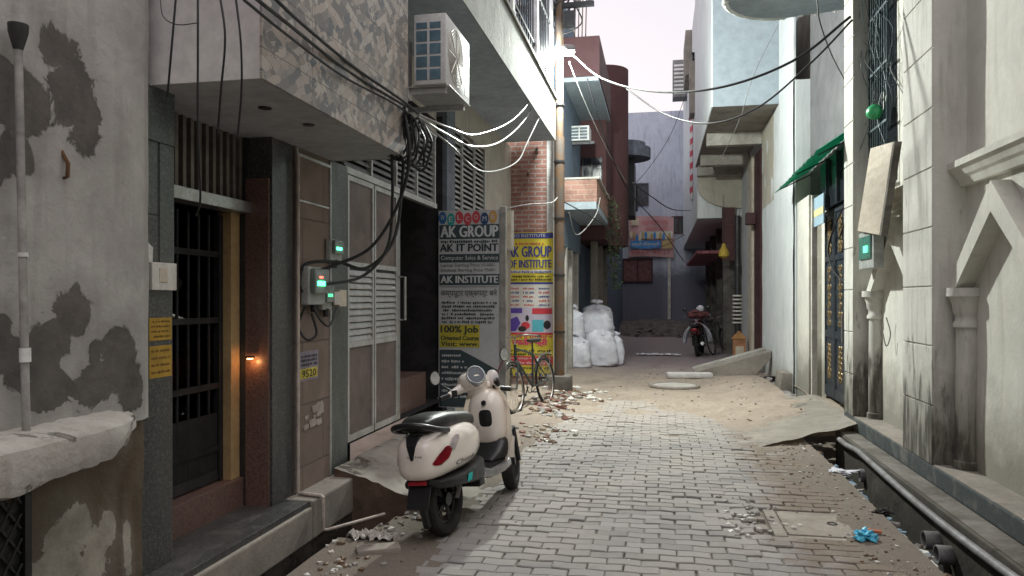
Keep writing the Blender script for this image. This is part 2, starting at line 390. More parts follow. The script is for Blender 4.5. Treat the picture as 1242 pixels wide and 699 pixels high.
# block paving: every block modelled, one sheet
m, nt, p, v = newmat('paving_block', .86, .25)
ri = nd(nt, 'NewGeometry').outputs['Random Per Island']
c = mix(nt, ri, (.205, .197, .19), (.285, .272, .262))
n1 = noi(nt, v, 1.1, 9, .66, .5)
c = mix(nt, math_(nt, 'MULTIPLY', ramp(nt, n1, .42, .66), .7), c, (.33, .30, .27))
s_ = nd(nt, 'SeparateXYZ', {0: v}); xx, yy = s_.outputs[0], s_.outputs[1]
dr = math_(nt, 'ADD', xx, math_(nt, 'MULTIPLY', math_(nt, 'SUBTRACT', noi(nt, v, 2.4, 9, .68, .5), .5), 2.2))
c = mix(nt, math_(nt, 'MULTIPLY', ramp(nt, dr, .6, 1.1), .85), c, (.16, .122, .09))
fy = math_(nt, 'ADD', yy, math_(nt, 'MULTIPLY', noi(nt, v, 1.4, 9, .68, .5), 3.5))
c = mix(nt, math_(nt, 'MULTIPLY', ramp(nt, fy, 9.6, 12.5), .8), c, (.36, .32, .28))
c = mix(nt, math_(nt, 'MULTIPLY', ramp(nt, noi(nt, v, 5, 9, .7), .58, .72), .5), c, (.13, .115, .10))
sp = ramp(nt, noi(nt, v, 120, 3), .6, .72); c = mix(nt, math_(nt, 'MULTIPLY', sp, .4), c, (.42, .4, .38))
nt.links.new(c, p.inputs['Base Color']); bump(nt, p, math_(nt, 'ADD', noi(nt, v, 22, 8, .7), noi(nt, v, 130, 4)), .5, .006)
M['pave'] = m
bm = B(); BW, BH, gp = .205, .108, .0032
def wav(x): return .0065*(abs(((x/.1025) % 2)-1)*2-1)
MHX, MHY = (.72, 1.5), (5.05, 5.75)      # manhole spot stays free
def place_ok(x, y):
    if MHX[0]-.03 < x < MHX[1] and MHY[0] < y < MHY[1]: return False
    lim = -1.5 + .22*nz(y, 3, 0, .9)
    return lim < x < 1.5 - .08*random.random() + .05*nz(y, 1, 0, 2)
rng = random.Random(3)
for r_ in range(0, 98):
    y0 = 1.2 + r_*BH
    for k in range(-10, 11):
        x0 = k*BW + (BW/2 if r_ % 2 else 0) + .02*nz(0, y0, 0, .7)
        xc, yc = x0+BW/2, y0+BH/2
        if not place_ok(xc, yc): continue
        drop = rng.gauss(0, .002) + .011*nz(xc, yc, 7, 1.5); tx, ty = rng.gauss(0, .011), rng.gauss(0, .014)
        if rng.random() < .02: drop -= .012
        if .45 < xc < .8 and 4.9 < yc < 5.9 and rng.random() < .7: tx *= 5; ty *= 5; drop -= .006
        out = []
        for t in (0, .25, .5, .75, 1): out.append((x0+gp+(BW-2*gp)*t, y0+gp))
        for t in (1, .75, .5, .25, 0): out.append((x0+gp+(BW-2*gp)*t, y0+BH-gp))
        j = rng.uniform(-.006, .006)
        out = [(x+j+rng.uniform(-.0012, .0012), y+wav(x)+.02*nz(x, 2, 0, .8)+rng.uniform(-.0015, .0015)) for x, y in out]
        def ringv(ins, z):
            q = []
            for x, y in out:
                X = xc + (x-xc)*(1-ins/(BW/2)); Y = yc + (y-yc)*(1-ins/(BH/2))
                q.append(bm.verts.new((X, Y, z+drop+(X-xc)*tx+(Y-yc)*ty)))
            return q
        a, b, d_ = ringv(.007, 0), ringv(.0, -.006), ringv(0, -.05)
        bm.faces.new(a)
        for A_, B_ in ((a, b), (b, d_)):
            for q in range(10): bm.faces.new((A_[q], A_[(q+1) % 10], B_[(q+1) % 10], B_[q]))
struct('paving', bm, M['pave'])

# drain down the right side
M['wet'] = plain('wet_silt_and_shade', (.03, .028, .025), .25, .5, 0, (.06, .052, .045), 4, bst=.5, bsc=25)
bm = B()
quad(bm, (1.5, .5, -.42), (2.0, .5, -.42), (2.0, 15, -.42), (1.5, 15, -.42)); quad(bm, (1.552, .5, -.42), (1.552, 8.8, -.42), (1.548, 8.8, .0), (1.548, .5, .0))
quad(bm, (-2.3, 2.6, -.4), (-1.6, 2.6, -.4), (-1.6, 5.2, -.4), (-2.3, 5.2, -.4)); quad(bm, (-1.998, 2.8, -.4), (-1.998, 4.42, -.4), (-1.998, 4.42, .02), (-1.998, 2.8, .02))
quad(bm, (1.818, 11.2, -.4), (1.818, 14.4, -.4), (1.818, 14.4, .1), (1.818, 11.2, .1))
struct('drain', bm, M['wet'])

# ------------------------------------------------------------------ LEFT: near peeling house
def blobs(L, a, b):
    best = 0
    for (u, v_, ru, rv) in L:
        q = math.hypot((a-u)/ru, (b-v_)/rv); best = max(best, 1-q*.5)
    return best
def pix_blobs(X, L):
    out = []
    for (px, py, rx, ry) in L:
        c = onx(X, px, py); e = onx(X, px+rx, py); d = onx(X, px, py+ry)
        out.append((c.y, c.z, max(.02, abs(e.y-c.y)), max(.02, abs(d.z-c.z))))
    return out
XW = -2.3
hs = thing('plaster_house', 'peeling grey plaster wall house with broken ledge, nearest on the left', 'house', (XW, 1, 0))
nb = pix_blobs(XW, [(25, 122, 42, 38), (-20, 110, 45, 36), (78, 62, 22, 32), (88, 110, 28, 50), (100, 140, 20, 42), (14, 190, 22, 30), (-10, 200, 20, 20), (88, 378, 22, 30), (30, 430, 34, 34), (60, 415, 26, 34), (118, 465, 32, 26), (145, 440, 22, 40), (115, 428, 8, 16), (60, 470, 26, 26), (5, 400, 14, 26), (160, 470, 14, 30)])
bm = gridmesh(lambda u, t: Vector((XW + .006*nz(u*4, t*9, 0, 1.5), -8+11.04*(u**.35 if False else u), 1.0+t*6.0)), 10, 10)
bm.free()
yl = [-8, -4, 0] + [.6+.02*i for i in range(int(2.44/.02)+1)]
zl = [1.0+.02*i for i in range(int(2.6/.02)+1)] + [5, 7]
def sheet(yl, zl, fx):
    b = B(); V = [[b.verts.new((fx(y, z), y, z)) for z in zl] for y in yl]
    for i in range(len(yl)-1):
        for j in range(len(zl)-1): b.faces.new((V[i][j], V[i+1][j], V[i+1][j+1], V[i][j+1]))
    return b
o = obj('wall', sheet(yl, zl, lambda y, z: XW + .012*nz(y, z, 0, 3) - .02*sst(2.98, 3.04, y)), M['nearwall'], hs, True)
attr(o, lambda c: blobs(nb, c.y, c.z))
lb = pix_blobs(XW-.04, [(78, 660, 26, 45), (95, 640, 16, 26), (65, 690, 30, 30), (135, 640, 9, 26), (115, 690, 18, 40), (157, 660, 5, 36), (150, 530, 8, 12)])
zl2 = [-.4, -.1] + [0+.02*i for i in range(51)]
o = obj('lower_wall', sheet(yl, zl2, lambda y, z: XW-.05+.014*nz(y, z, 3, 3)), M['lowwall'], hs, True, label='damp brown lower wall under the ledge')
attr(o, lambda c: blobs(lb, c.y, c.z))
bm = B(); bx(bm, XW-.5, XW-.06, -8, 3.03, -.4, 7); obj('core', bm, M['conc_d'], hs)
obj('rear_light_block', box(-8, 8, -9.5, -9, -.2, 6.5), M['conc'], hs)  # unseen, added behind the camera to block light from the rear sky
# broken ledge
def ledge_ring(y):
    e = sst(2.87, 2.5, y); n = nz(y, 0, 0, 6)*.02; n2 = .010*nz(y, 3, 0, 23)+.006*nz(y, 3, 5, 60); fx = XW+.015+(.21+n+n2)*max(.12, e**.4); zt = 1.055+.010*nz(y, 5, 0, 9)+n2*.6; zb = .9+.035*nz(y, 2, 0, 5)+.012*nz(y, 6, 0, 31)+.07*(1-e)+.045*sst(2.2, 2.8, y)
    return [Vector((XW-.08, y, zb+.05)), Vector((fx-.05, y, zb)), Vector((fx-.005, y, zb+.012)), Vector((fx, y, zb+.04)), Vector((fx+.004*nz(y, 8, 0, 20), y, zt-.05)), Vector((fx-.012, y, zt-.014)), Vector((fx-.05, y, zt)), Vector((XW-.08, y, zt+.03))]
bm = B(); loft(bm, [ledge_ring(-3+i*.5) for i in range(8)] + [ledge_ring(.9+.03*i) for i in range(67)]); obj('ledge', bm, plaster('ledge_cement', (.44, .42, .385), (.34, .32, .29), (.22, .2, .17), (.2, .175, .15), (.6, .64), usc=3.5, bst=.8), hs, True, label='broken pale concrete ledge')
bm = B()
for i in range(-9, 24):
    for s in (1, -1):
        pts = [(1.35+.07*i+s*.55*q, .15+.75*q) for q in [k/40 for k in range(41)]]; pts = [(y, z) for y, z in pts if 1.35 <= y <= 2.36]
        if len(pts) > 2: tube(bm, [(XW-.03+.003*s, *pts[0]), (XW-.03+.003*s, *pts[-1])], .006, 5)
bx(bm, XW-.05, XW-.02, 2.36, 2.39, .13, .87)
bx(bm, XW-.06, XW-.042, 1.2, 2.36, .15, .86); obj('lattice_window', bm, M['dmetal'], hs)
# PVC pipe
pp = onx(XW+.05, 22, 10)
t = thing('rain_pipe', 'thin white plastic downpipe on the peeling plaster wall', 'pipe', (pp.x, pp.y, 1.05))
bm = B(); cyl(bm, (pp.x, pp.y+.035, 1.06), (pp.x, pp.y, 2.46), .014, 14); obj('pipe', bm, plain('aged_pvc', (.36, .345, .33), .6, .3), t, True)
bm = B(); cyl(bm, (pp.x, pp.y+.03, 1.32), (pp.x, pp.y+.029, 1.37), .019, 14); cyl(bm, (pp.x, pp.y+.02, 1.7), (pp.x, pp.y+.019, 1.715), .018, 14); obj('coupling', bm, M['white'], t, True)
bm = B(); tube(bm, [(pp.x, pp.y, 2.44), (pp.x, pp.y, 2.5), (pp.x, pp.y, 2.53)], [.016, .032, .033], 16); obj('cap', bm, M['black'], t, True)
bm = B(); q = onx(XW+.03, 84, 205); tube(bm, [(q.x-.045, q.y, q.z+.09), (q.x-.005, q.y, q.z+.02), (q.x-.012, q.y+.004, q.z-.03), (q.x-.03, q.y+.004, q.z-.035)], [.006, .008, .008, .006], 8)
tag(obj('rusty_hook', bm, plain('deep_rust', (.09, .055, .035), .8, .2, 0, (.14, .07, .03), 20), None, True), 'small rusted iron hook stub in the peeling wall', 'hook')
# ------------------------------------------------------------------ LEFT: granite entrance house
XF = -2.37
gh = thing('granite_house', 'granite fronted house with mosaic tiled overhang and barred entrance', 'house', (XF, 4, 0))
bm = B(); bx(bm, XF-.2, XF, 3.05, 3.285, .25, 1.95, .006); obj('pillar', bm, M['gran'], gh, label='dark granite pillar beside the peeling wall')
bm = B(); bx(bm, XF-.2, XF-.002, 3.05, 3.285, 1.952, 2.3); bx(bm, XF-.2, XF+.01, 3.05, 3.285, 2.302, 2.56); obj('pillar_head', bm, M['grang'], gh)
bm = B(); bx(bm, XF-.006, XF+.006, 3.18, 3.287, 1.62, 2.3, .002); obj('granite_slab', bm, M['grang'], gh, label='loose green granite facing strip')
bm = B(); bx(bm, XF-.18, XF-.004, 4.255, 4.53, .25, 2.56, .004); o = obj('pillar', bm, M['gran'], gh, label='granite pillar right of the barred entrance')
bm = B(); bx(bm, XF-.176, XF-.02, 4.235, 4.2545, .25, 2.3); obj('facing', bm, M['granr'], gh, label='red granite cheek of the entrance')
bm = B(); bx(bm, XF-.3, XF-.17, 4.24, 4.5, .25, 2.56); obj('door_jamb', bm, M['dmetal'], gh)
bm = B(); bx(bm, -2.68, -2.585, 4.14, 4.235, .43, 2.08, .004); obj('yellow_jamb', bm, M['yellow'], gh)
# recess, threshold, step
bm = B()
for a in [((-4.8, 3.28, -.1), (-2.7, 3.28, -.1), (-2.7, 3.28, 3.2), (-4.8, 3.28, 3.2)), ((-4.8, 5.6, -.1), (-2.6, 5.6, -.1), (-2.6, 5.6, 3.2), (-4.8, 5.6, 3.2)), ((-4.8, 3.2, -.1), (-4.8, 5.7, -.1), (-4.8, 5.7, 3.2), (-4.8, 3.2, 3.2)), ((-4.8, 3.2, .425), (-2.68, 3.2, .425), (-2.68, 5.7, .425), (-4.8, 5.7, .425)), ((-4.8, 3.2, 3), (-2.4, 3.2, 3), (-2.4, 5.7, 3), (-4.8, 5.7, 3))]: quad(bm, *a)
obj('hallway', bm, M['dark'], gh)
bm = B(); bx(bm, -2.72, -2.56, 3.05, 4.24, 0, .43, .006); obj('threshold', bm, M['granr'], gh, label='maroon granite threshold riser')
bm = B(); bx(bm, -2.6, -2.2, 2.55, 4.42, .215, .25, .004); obj('tread', bm, M['gran'], gh, label='dark granite step tread')
bm = B(); bx(bm, -2.6, -2.18, 2.2, 4.42, .0, .213, .012); bx(bm, -2.6, -2.178, 4.422, 5.28, .0, .25, .015); obj('step', bm, M['conc'], gh, label='concrete front step along the drain')
bm = B(); bx(bm, -2.6, -2.185, 2.2, 5.28, -.42, -.002); obj('step_gap_shade', bm, M['wet'], gh)  # dark part put in as the shade of the gap below the step
# gate with bars
gt = obj('gate', box(-2.67, -2.65, 3.28, 4.14, .44, .5), M['dmetal'], gh)
bm = B()
for i in range(9): y = 3.32+.1*i; cyl(bm, (-2.66, y, .46), (-2.66, y, 2.05), .009, 8)
for z in (.62, 1.0, 1.4, 1.8): bx(bm, -2.675, -2.645, 3.28, 4.14, z, z+.035)
bx(bm, -2.68, -2.64, 3.28, 3.32, .44, 2.06); bx(bm, -2.68, -2.64, 4.1, 4.14, .44, 2.06); bx(bm, -2.67, -2.655, 3.6, 4.14, .5, .85); obj('bar', bm, plain('gate_black', (.018, .018, .02), .6, .3), gt)
bm = B(); bx(bm, -2.63, -2.5, 3.28, 4.24, 2.08, 2.15, .004); obj('lintel', bm, M['steel'], gh, label='shiny steel lintel over the barred gate')
bm = B()
for i in range(14): y = 3.3+.07*i; bx(bm, -2.6, -2.57, y, y+.03, 2.15, 2.6, .003)
obj('fanlight_slats', bm, plain('brown_bar', (.19, .165, .145), .5, .4, .2, (.12, .1, .09)), gh)
# tiled panel bay
bm = B(); bx(bm, XF-.2, XF+.004, 4.535, 5.07, .25, 2.56); obj('tile_panel', bm, M['tile'], gh)
bm = B()
for y in (4.54, 5.05): bx(bm, XF+.004, XF+.016, y, y+.018, .26, 2.55)
bx(bm, XF+.004, XF+.016, 4.559, 5.049, 2.5, 2.52); bx(bm, XF+.004, XF+.012, 4.559, 5.049, 2.2, 2.212); obj('metal_strip', bm, M['alu'], gh)
bm = B(); bx(bm, XF-.2, XF+.012, 5.075, 5.36, .25, 2.56, .004); obj('pillar', bm, M['grang'], gh, label='dark pillar beside the folding gate')
# overhang
OX, OY0, OY1, OZ = -1.78, 3.1, 5.1, 2.56
bm = B(); bx(bm, -4.5, OX-.012, OY0+.012, OY1-.006, OZ, 2.68); obj('soffit', bm, M['soffit'], gh)
bm = B(); bx(bm, OX-.012, OX, OY0, OY1, OZ-.004, 5.6); obj('parapet', bm, M['mosaic'], gh, label='mosaic tiled parapet in beige and grey chips')
bm = B(); bx(bm, -4.5, OX-.0125, OY0, OY0+.01, OZ-.004, 5.6); obj('side_wall', bm, M['white_side'], gh, label='white painted end of the overhang')
bm = B(); bx(bm, -4.5, OX-.0125, OY1-.01, OY1, OZ-.004, 5.6); bx(bm, -6, XF-.21, 3.05, 8.2, 3.05, 7); obj('upper_wall', bm, M['beigewall'], gh)
bm = B()
for (y, x) in ((3.6, -2.05), (4.0, -2.0)): cyl(bm, (x, y, OZ-.006), (x, y, OZ+.001), .035, 14)
obj('ceiling_spot', bm, M['dmetal'], gh)

# ------------------------------------------------------------------ folding gate bay, opening, transom (second house)
sh = thing('louvre_gate_house', 'house with louvred folding gate, dark doorway and long balcony slab', 'house', (XF, 7, 0))
fg = obj('folding_gate', box(XF-.06, XF-.045, 5.4, 6.56, .42, 2.52), M['dmetal'], sh)
GX = XF-.04
for (a, b) in ((5.44, 5.98), (6.0, 6.56)):
    bm = B()
    for (y0, y1, z0, z1) in ((a, a+.03, .42, 2.52), (b-.03, b, .42, 2.52), (a+.03, b-.03, 2.48, 2.52), (a+.03, b-.03, 1.8, 1.84), (a+.03, b-.03, 1.16, 1.2), (a+.03, b-.03, .42, .47)): bx(bm, GX-.005, GX+.02, y0, y1, z0, z1)
    lf = obj('gate_leaf', bm, M['alu'], sh)
    bm = B(); bx(bm, GX-.004, GX+.006, a+.03, b-.03, 1.84, 2.48); bx(bm, GX-.004, GX+.006, a+.03, b-.03, .47, 1.16); obj('sheet_panel', bm, M['ply'], lf)
    bm = B()
    for i in range(11):
        z = 1.215+.053*i
        prism(bm, [(GX-.003, a+.03, z), (GX+.014, a+.03, z-.014), (GX+.017, a+.03, z-.004), (GX, a+.03, z+.03)], (0, b-a-.06, 0))
    obj('louvre', bm, M['alu'], lf)
bm = B(); bx(bm, XF-.05, XF-.03, 5.362, 5.43, .42, 2.52); obj('gate_post', bm, M['pvcg'], sh)
bm = B(); tube(bm, [(GX+.02, 6.6, 1.35), (GX+.08, 6.6, 1.35), (GX+.08, 6.6, 1.75), (GX+.02, 6.6, 1.75)], .012, 8); bx(bm, GX-.02, GX+.02, 6.565, 6.63, .42, 2.52); obj('pull_handle', bm, M['steel'], sh)
bm = B(); bx(bm, GX-.02, GX+.035, 5.37, 7.76, 2.525, 2.575); bx(bm, GX-.02, GX+.035, 5.37, 7.76, 3.3, 3.34)
for y in (5.9, 6.5, 7.1, 7.7): bx(bm, GX-.02, GX+.03, y, y+.03, 2.575, 3.3)
tr = obj('transom', bm, M['alu'], sh)
bm = B()
for i in range(12):
    z = 2.6+.058*i; prism(bm, [(GX-.012, 5.38, z), (GX+.012, 5.38, z-.012), (GX+.014, 5.38, z-.004), (GX-.01, 5.38, z+.03)], (0, 2.36, 0))
obj('louvre', bm, plain('grey_louvre', (.27, .27, .28), .5, .4, .3), tr)
bm = B()
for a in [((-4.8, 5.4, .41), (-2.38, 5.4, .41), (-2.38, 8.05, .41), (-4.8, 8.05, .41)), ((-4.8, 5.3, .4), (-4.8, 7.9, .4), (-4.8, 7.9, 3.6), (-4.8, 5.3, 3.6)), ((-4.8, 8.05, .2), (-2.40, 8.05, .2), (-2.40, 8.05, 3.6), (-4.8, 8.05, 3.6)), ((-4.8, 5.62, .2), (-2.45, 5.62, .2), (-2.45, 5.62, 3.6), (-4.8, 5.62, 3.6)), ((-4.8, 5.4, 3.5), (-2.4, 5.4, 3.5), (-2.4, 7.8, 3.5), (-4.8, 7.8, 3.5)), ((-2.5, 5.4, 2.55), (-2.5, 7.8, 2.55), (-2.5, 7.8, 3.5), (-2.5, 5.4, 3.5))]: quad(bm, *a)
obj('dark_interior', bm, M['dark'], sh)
bm = B(); bx(bm, -2.9, -2.5, 6.6, 7.75, .41, .75); obj('inner_step', bm, M['granr'], sh)
bm = B(); bx(bm, XF-.3, XF+.02, 8.06, 8.4, 0, 4.03, .004); obj('pillar', bm, M['tileb'], sh, label='blue grey tiled pillar behind the shop board')
bm = B(); bx(bm, XF-.3, XF-.02, 8.2, 11.94, 0, 2.6); bx(bm, XF-.3, XF-.02, 8.2, 11.94, 3.62, 4.03); bx(bm, XF-.3, XF-.02, 10.1, 11.94, 2.6, 3.62); bx(bm, XF-.3, XF-.1, 5.37, 8.05, 3.345, 4.03); obj('wall', bm, M['beigewall'], sh)
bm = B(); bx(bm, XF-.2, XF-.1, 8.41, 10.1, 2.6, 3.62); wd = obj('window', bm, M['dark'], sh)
bm = B()
for i in range(15): z = 2.64+.066*i; prism(bm, [(XF-.06, 8.22, z), (XF-.035, 8.22, z-.012), (XF-.032, 8.22, z), (XF-.057, 8.22, z+.03)], (0, 1.86, 0))
for y in (8.22, 8.82, 9.44, 10.04): bx(bm, XF-.03, XF-.005, y, y+.035, 2.6, 3.62)
obj('louvre', bm, M['alu'], wd)
# long slab over it
LX, LZ0, LZ1, LY1 = -1.6, 4.03, 4.66, 11.55
bm = B(); bx(bm, -4.5, LX-.014, 5.105, LY1-.014, LZ0, LZ0+.1); obj('soffit', bm, M['soffit2'], sh)
bm = B(); bx(bm, LX-.014, LX, 5.105, LY1, LZ0-.004, LZ1); bx(bm, -3.2, LX-.0145, LY1-.012, LY1, LZ0-.004, LZ1); obj('fascia', bm, M['slabcoat'], sh)
bm = B(); bx(bm, LX-.2, LX+.03, 5.105, LY1+.02, LZ1+.001, LZ1+.05, .006); obj('coping', bm, M['conc_d'], sh)
bm = B(); bx(bm, -4.5, -2.2, 5.2, 11.5, LZ1+.06, 9); obj('upper_wall', bm, plaster('mauve_wall', (.42, .39, .48), (.35, .33, .42), (.3, .28, .3), (.25, .22, .25)), sh)
bm = B()
for i in range(40): y = 5.3+.16*i; cyl(bm, (LX-.06, y, LZ1+.05), (LX-.06, y, LZ1+2.4), .011, 6)
for z in (LZ1+.3, LZ1+1.1, LZ1+2.3): bx(bm, LX-.075, LX-.045, 5.2, LY1-.05, z, z+.03)
obj('railing', bm, M['dmetal'], sh)
bm = B()
for y in (6.4, 8.2, 9.9, 11.3): bx(bm, LX-.12, LX-.02, y, y+.12, LZ1+.05, 8)
obj('balcony_post', bm, M['white'], sh)
# ramp in front of folding gate
def ramp_z(u, y): return .31 - .33*u**1.2 + .018*nz(u*3, y, 0, 2) + .01*nz(u*9, y*3, 4, 2)
bm = B(); rows = []
for i in range(21):
    u = i/20; x = XF+.04+.98*u
    rows.append([bm.verts.new((x + .02*nz(y_, u, 0, 4), y_ + (-.06+.1*nz(x, y_, 2, 3) if j == 0 else 0), ramp_z(u, y_))) for j, y_ in enumerate([5.15+.12*k+.0 for k in range(24)])])
for A_, B_ in zip(rows, rows[1:]):
    for k in range(23): bm.faces.new((A_[k], B_[k], B_[k+1], A_[k+1]))
base = [[bm.verts.new((r[0].co.x, r[0].co.y+.02*nz(r[0].co.x, j, 0, 9), r[0].co.z*(1-j/3)-.35*(j/3))) for r in rows] for j in range(4)]
for j in range(3):
    for k in range(20): bm.faces.new((base[j][k], base[j][k+1], base[j+1][k+1], base[j+1][k])).material_index = 1
o = obj('ramp', bm, [plaster('ramp_cement', (.34, .315, .28), (.24, .22, .19), (.15, .12, .1), (.13, .11, .09), (.57, .62), usc=2.5, bst=.8), plain('earth_brown', (.17, .115, .085), .95, .1, 0, (.09, .065, .05), 5, bst=.9, bsc=18)], None, True); tag(o, 'rough concrete ramp sloping up to the louvred folding gate', 'ramp')

# ------------------------------------------------------------------ stickers, meters, switches on the left fronts
def frontbox(name, X, px0, py0, px1, py1, dep, mat, bev=.004, parent=None):
    a, b = onx(X, px0, py1), onx(X, px1, py0)
    return obj(name, box(X-.004, X+dep, a.y, b.y, a.z, b.z, bev), mat, parent)
sy = plain('yellow_sticker', (.42, .26, .04), .7, .25, 0, (.3, .19, .04), 9)
tk = plain('ink', (.03, .03, .035), .7)
def textbm(txt, size, ax='C'):
    cu = bpy.data.curves.new('t', 'FONT'); cu.body = txt; cu.size = size; cu.align_x = {'C': 'CENTER', 'L': 'LEFT'}[ax]; cu.resolution_u = 2; cu.extrude = .0008
    ob = bpy.data.objects.new('t', cu); COL.objects.link(ob); bpy.context.view_layer.update()
    me = bpy.data.meshes.new_from_object(ob); bpy.data.objects.remove(ob); b = B(); b.from_mesh(me); bpy.data.meshes.remove(me); return b
class Board:
    'flat printed panel: local u to the right, v up, facing n'
    def __init__(s, o, u, v): s.o, s.u, s.v = Vector(o), Vector(u).normalized(), Vector(v).normalized(); s.n = s.u.cross(s.v); s.g = {}
    def P(s, a, b, h=0): return s.o+s.u*a+s.v*b+s.n*h
    def bm(s, key):
        if key not in s.g: s.g[key] = B()
        return s.g[key]
    def rect(s, key, a0, b0, a1, b1, h=.003): quad(s.bm(key), s.P(a0, b0, h), s.P(a1, b0, h), s.P(a1, b1, h), s.P(a0, b1, h))
    def poly(s, key, pts, h=.003): s.bm(key).faces.new([s.bm(key).verts.new(s.P(a, b, h)) for a, b in pts])
    def ell(s, key, a, b, ra, rb, h=.003): s.poly(key, [(a+ra*math.cos(k*math.pi/12), b+rb*math.sin(k*math.pi/12)) for k in range(24)], h)
    def text(s, key, txt, a, b, w, hgt, h=.006, al='C', bold=0):
        t = textbm(txt, 1)
        if not t.verts: t.free(); return
        x0, x1 = min(v.co.x for v in t.verts), max(v.co.x for v in t.verts); y0, y1 = min(v.co.y for v in t.verts), max(v.co.y for v in t.verts)
        sx, sy_ = w/max(1e-6, x1-x0), hgt/max(1e-6, y1-y0); tgt = s.bm(key); off = ((0, 0),) if not bold else ((-bold, 0), (bold, 0), (0, bold*.6))
        for k, (ox, oy) in enumerate(off):
            mp = {v: tgt.verts.new(s.P(a+(v.co.x-x0)*sx+ox, b+(v.co.y-y0)*sy_+oy, h+v.co.z*.5+k*.0004)) for v in t.verts}
            for f in t.faces:
                try: tgt.faces.new([mp[v] for v in f.verts])
                except ValueError: pass
        t.free()
    def lines(s, key, a0, a1, b, hgt, h=.005, seed=0):
        'a row of letter-sized marks too small to read'
        r = random.Random(seed+int(b*1000)); x = a0
        while x < a1:
            w_ = r.uniform(.35, .8)*hgt
            if r.random() < .16: x += hgt*.6; continue
            s.rect(key, x, b+(0 if r.random() < .8 else -.2*hgt), min(a1, x+w_), b+hgt*(r.uniform(.6, 1)), h); x += w_+.22*hgt
    def done(s, parent, mats):
        for k, b in s.g.items():
            obj('lettering' if k.startswith('ink') or k.startswith('txt') else 'print', b, mats[k], parent)
for py0, py1, lb_ in ((385, 414, 'upper of two faded yellow house stickers on the dark pillar'), (418, 460, 'lower, taller faded yellow house sticker on the dark pillar')):
    a, b = onx(XF+.002, 181, py1), onx(XF+.002, 208, py0)
    t = thing('wall_sticker', lb_, 'sticker', (a.x, a.y, a.z), 'yellow stickers on the granite pillar')
    obj('card', box(XF, XF+.003, a.y, b.y, a.z, b.z), sy, t)
    bd = Board((XF+.003, a.y, a.z), (0, 1, 0), (0, 0, 1)); W, H_ = b.y-a.y, b.z-a.z
    for k in range(4): bd.lines('ink', W*.08, W*.92, H_*(.14+.22*k), H_*.09, .001, k)
    bd.done(t, {'ink': plain('brown_ink', (.16, .09, .02), .7)})
t = thing('switch_box', 'small cream switch box with torn white plate on the dark pillar', 'switch box', onx(XF, 190, 340))
frontbox('box', XF+.002, 178, 320, 208, 352, .03, M['pvc'], .004, t)
a = onx(XF, 186, 335); bm = B(); bx(bm, XF+.031, XF+.036, a.y-.0, a.y+.06, a.z-.03, a.z+.04, .003); obj('cover', bm, M['cream'], t)
bm = B(); a = onx(XF, 175, 315); prism(bm, [(XF+.003, a.y-.01, a.z), (XF+.003, a.y+.045, a.z-.02), (XF+.003, a.y+.05, a.z+.06), (XF+.003, a.y, a.z+.09)], (.006, 0, 0)); obj('plate', bm, M['white'], t)
# warm jamb light
q = Vector((-2.52, 4.215, 1.16))
q = onx(-2.49, 306, 434)
t = thing('jamb_light', 'tiny orange lit spotlight on the red granite cheek', 'lamp', q)
bm = B(); bx(bm, q.x-.02, q.x+.02, q.y-.045, q.y-.005, q.z, q.z+.012); obj('bracket', bm, M['dmetal'], t)
bm = B(); bx(bm, q.x-.012, q.x+.012, q.y-.04, q.y-.012, q.z-.008, q.z-.001); obj('bulb', bm, glow('orange_lamp', (1, .42, .12), 12), t)
ld = bpy.data.lights.new('jamb_bulb', 'POINT'); ld.energy = .25; ld.color = (1, .45, .15); ld.shadow_soft_size = .01
lo = bpy.data.objects.new('jamb_bulb', ld); COL.objects.link(lo); lo.location = (q.x+.01, q.y-.03, q.z-.03)
# meters on tile panel
def meter(label, X, px0, py0, px1, py1, dep, led, red=False, top=False):
    a, b = onx(X, px0, py1), onx(X, px1, py0)
    t = thing('electric_meter', label, 'meter', a, 'electric meters on the alley fronts')
    W, H_ = b.y-a.y, b.z-a.z
    bm = B(); bx(bm, X-.01, X+dep*.55, a.y, b.y, a.z, b.z, .01); obj('case', bm, plain('meter_case', (.42, .44, .42), .5, .4, 0, (.27, .28, .27), 6), t)
    bm = B(); bx(bm, X+dep*.55, X+dep, a.y+.08*W, b.y-.08*W, a.z+.3*H_, b.z-.05*H_, .012); obj('window', bm, plain('smoky_window', (.2, .24, .22), .18, .5), t)
    bm = B(); bx(bm, X+dep, X+dep+.005, a.y+.2*W, a.y+.62*W, a.z+.5*H_, a.z+.62*H_); obj('display', bm, led, t)
    bm = B(); cyl(bm, (X+.02, a.y+W*.5, a.z-.05), (X+.02, a.y+W*.5, a.z+.01), .02, 10); obj('gland', bm, M['black'], t, True)
    if red: bm = B(); bx(bm, X+dep, X+dep+.004, a.y+.3*W, a.y+.5*W, a.z+.7*H_, a.z+.75*H_); obj('indicator', bm, M['led_r'], t)
    return t
meter('larger electric meter with red and green lights and looped cables on tiled panel', XF+.02, 366, 325, 387, 370, .09, M['led_g'], True)
meter('smaller electric meter with green display high beside the grey pillar', XF+.02, 396, 292, 410, 316, .06, M['led_g'])
meter('pale meter box between the two lit meters on tiled panel', XF+.02, 386, 345, 398, 376, .06, glow('dim_green', (.1, .8, .35), 1.2))
t = thing('junction_box', 'small cream junction box on the grey pillar under the meters', 'box', onx(XF, 407, 370)); frontbox('case', XF+.015, 404, 352, 413, 372, .05, M['cream'], .004, t); frontbox('lid', XF+.066, 405, 354, 412, 370, .006, M['pvc'], .002, t)
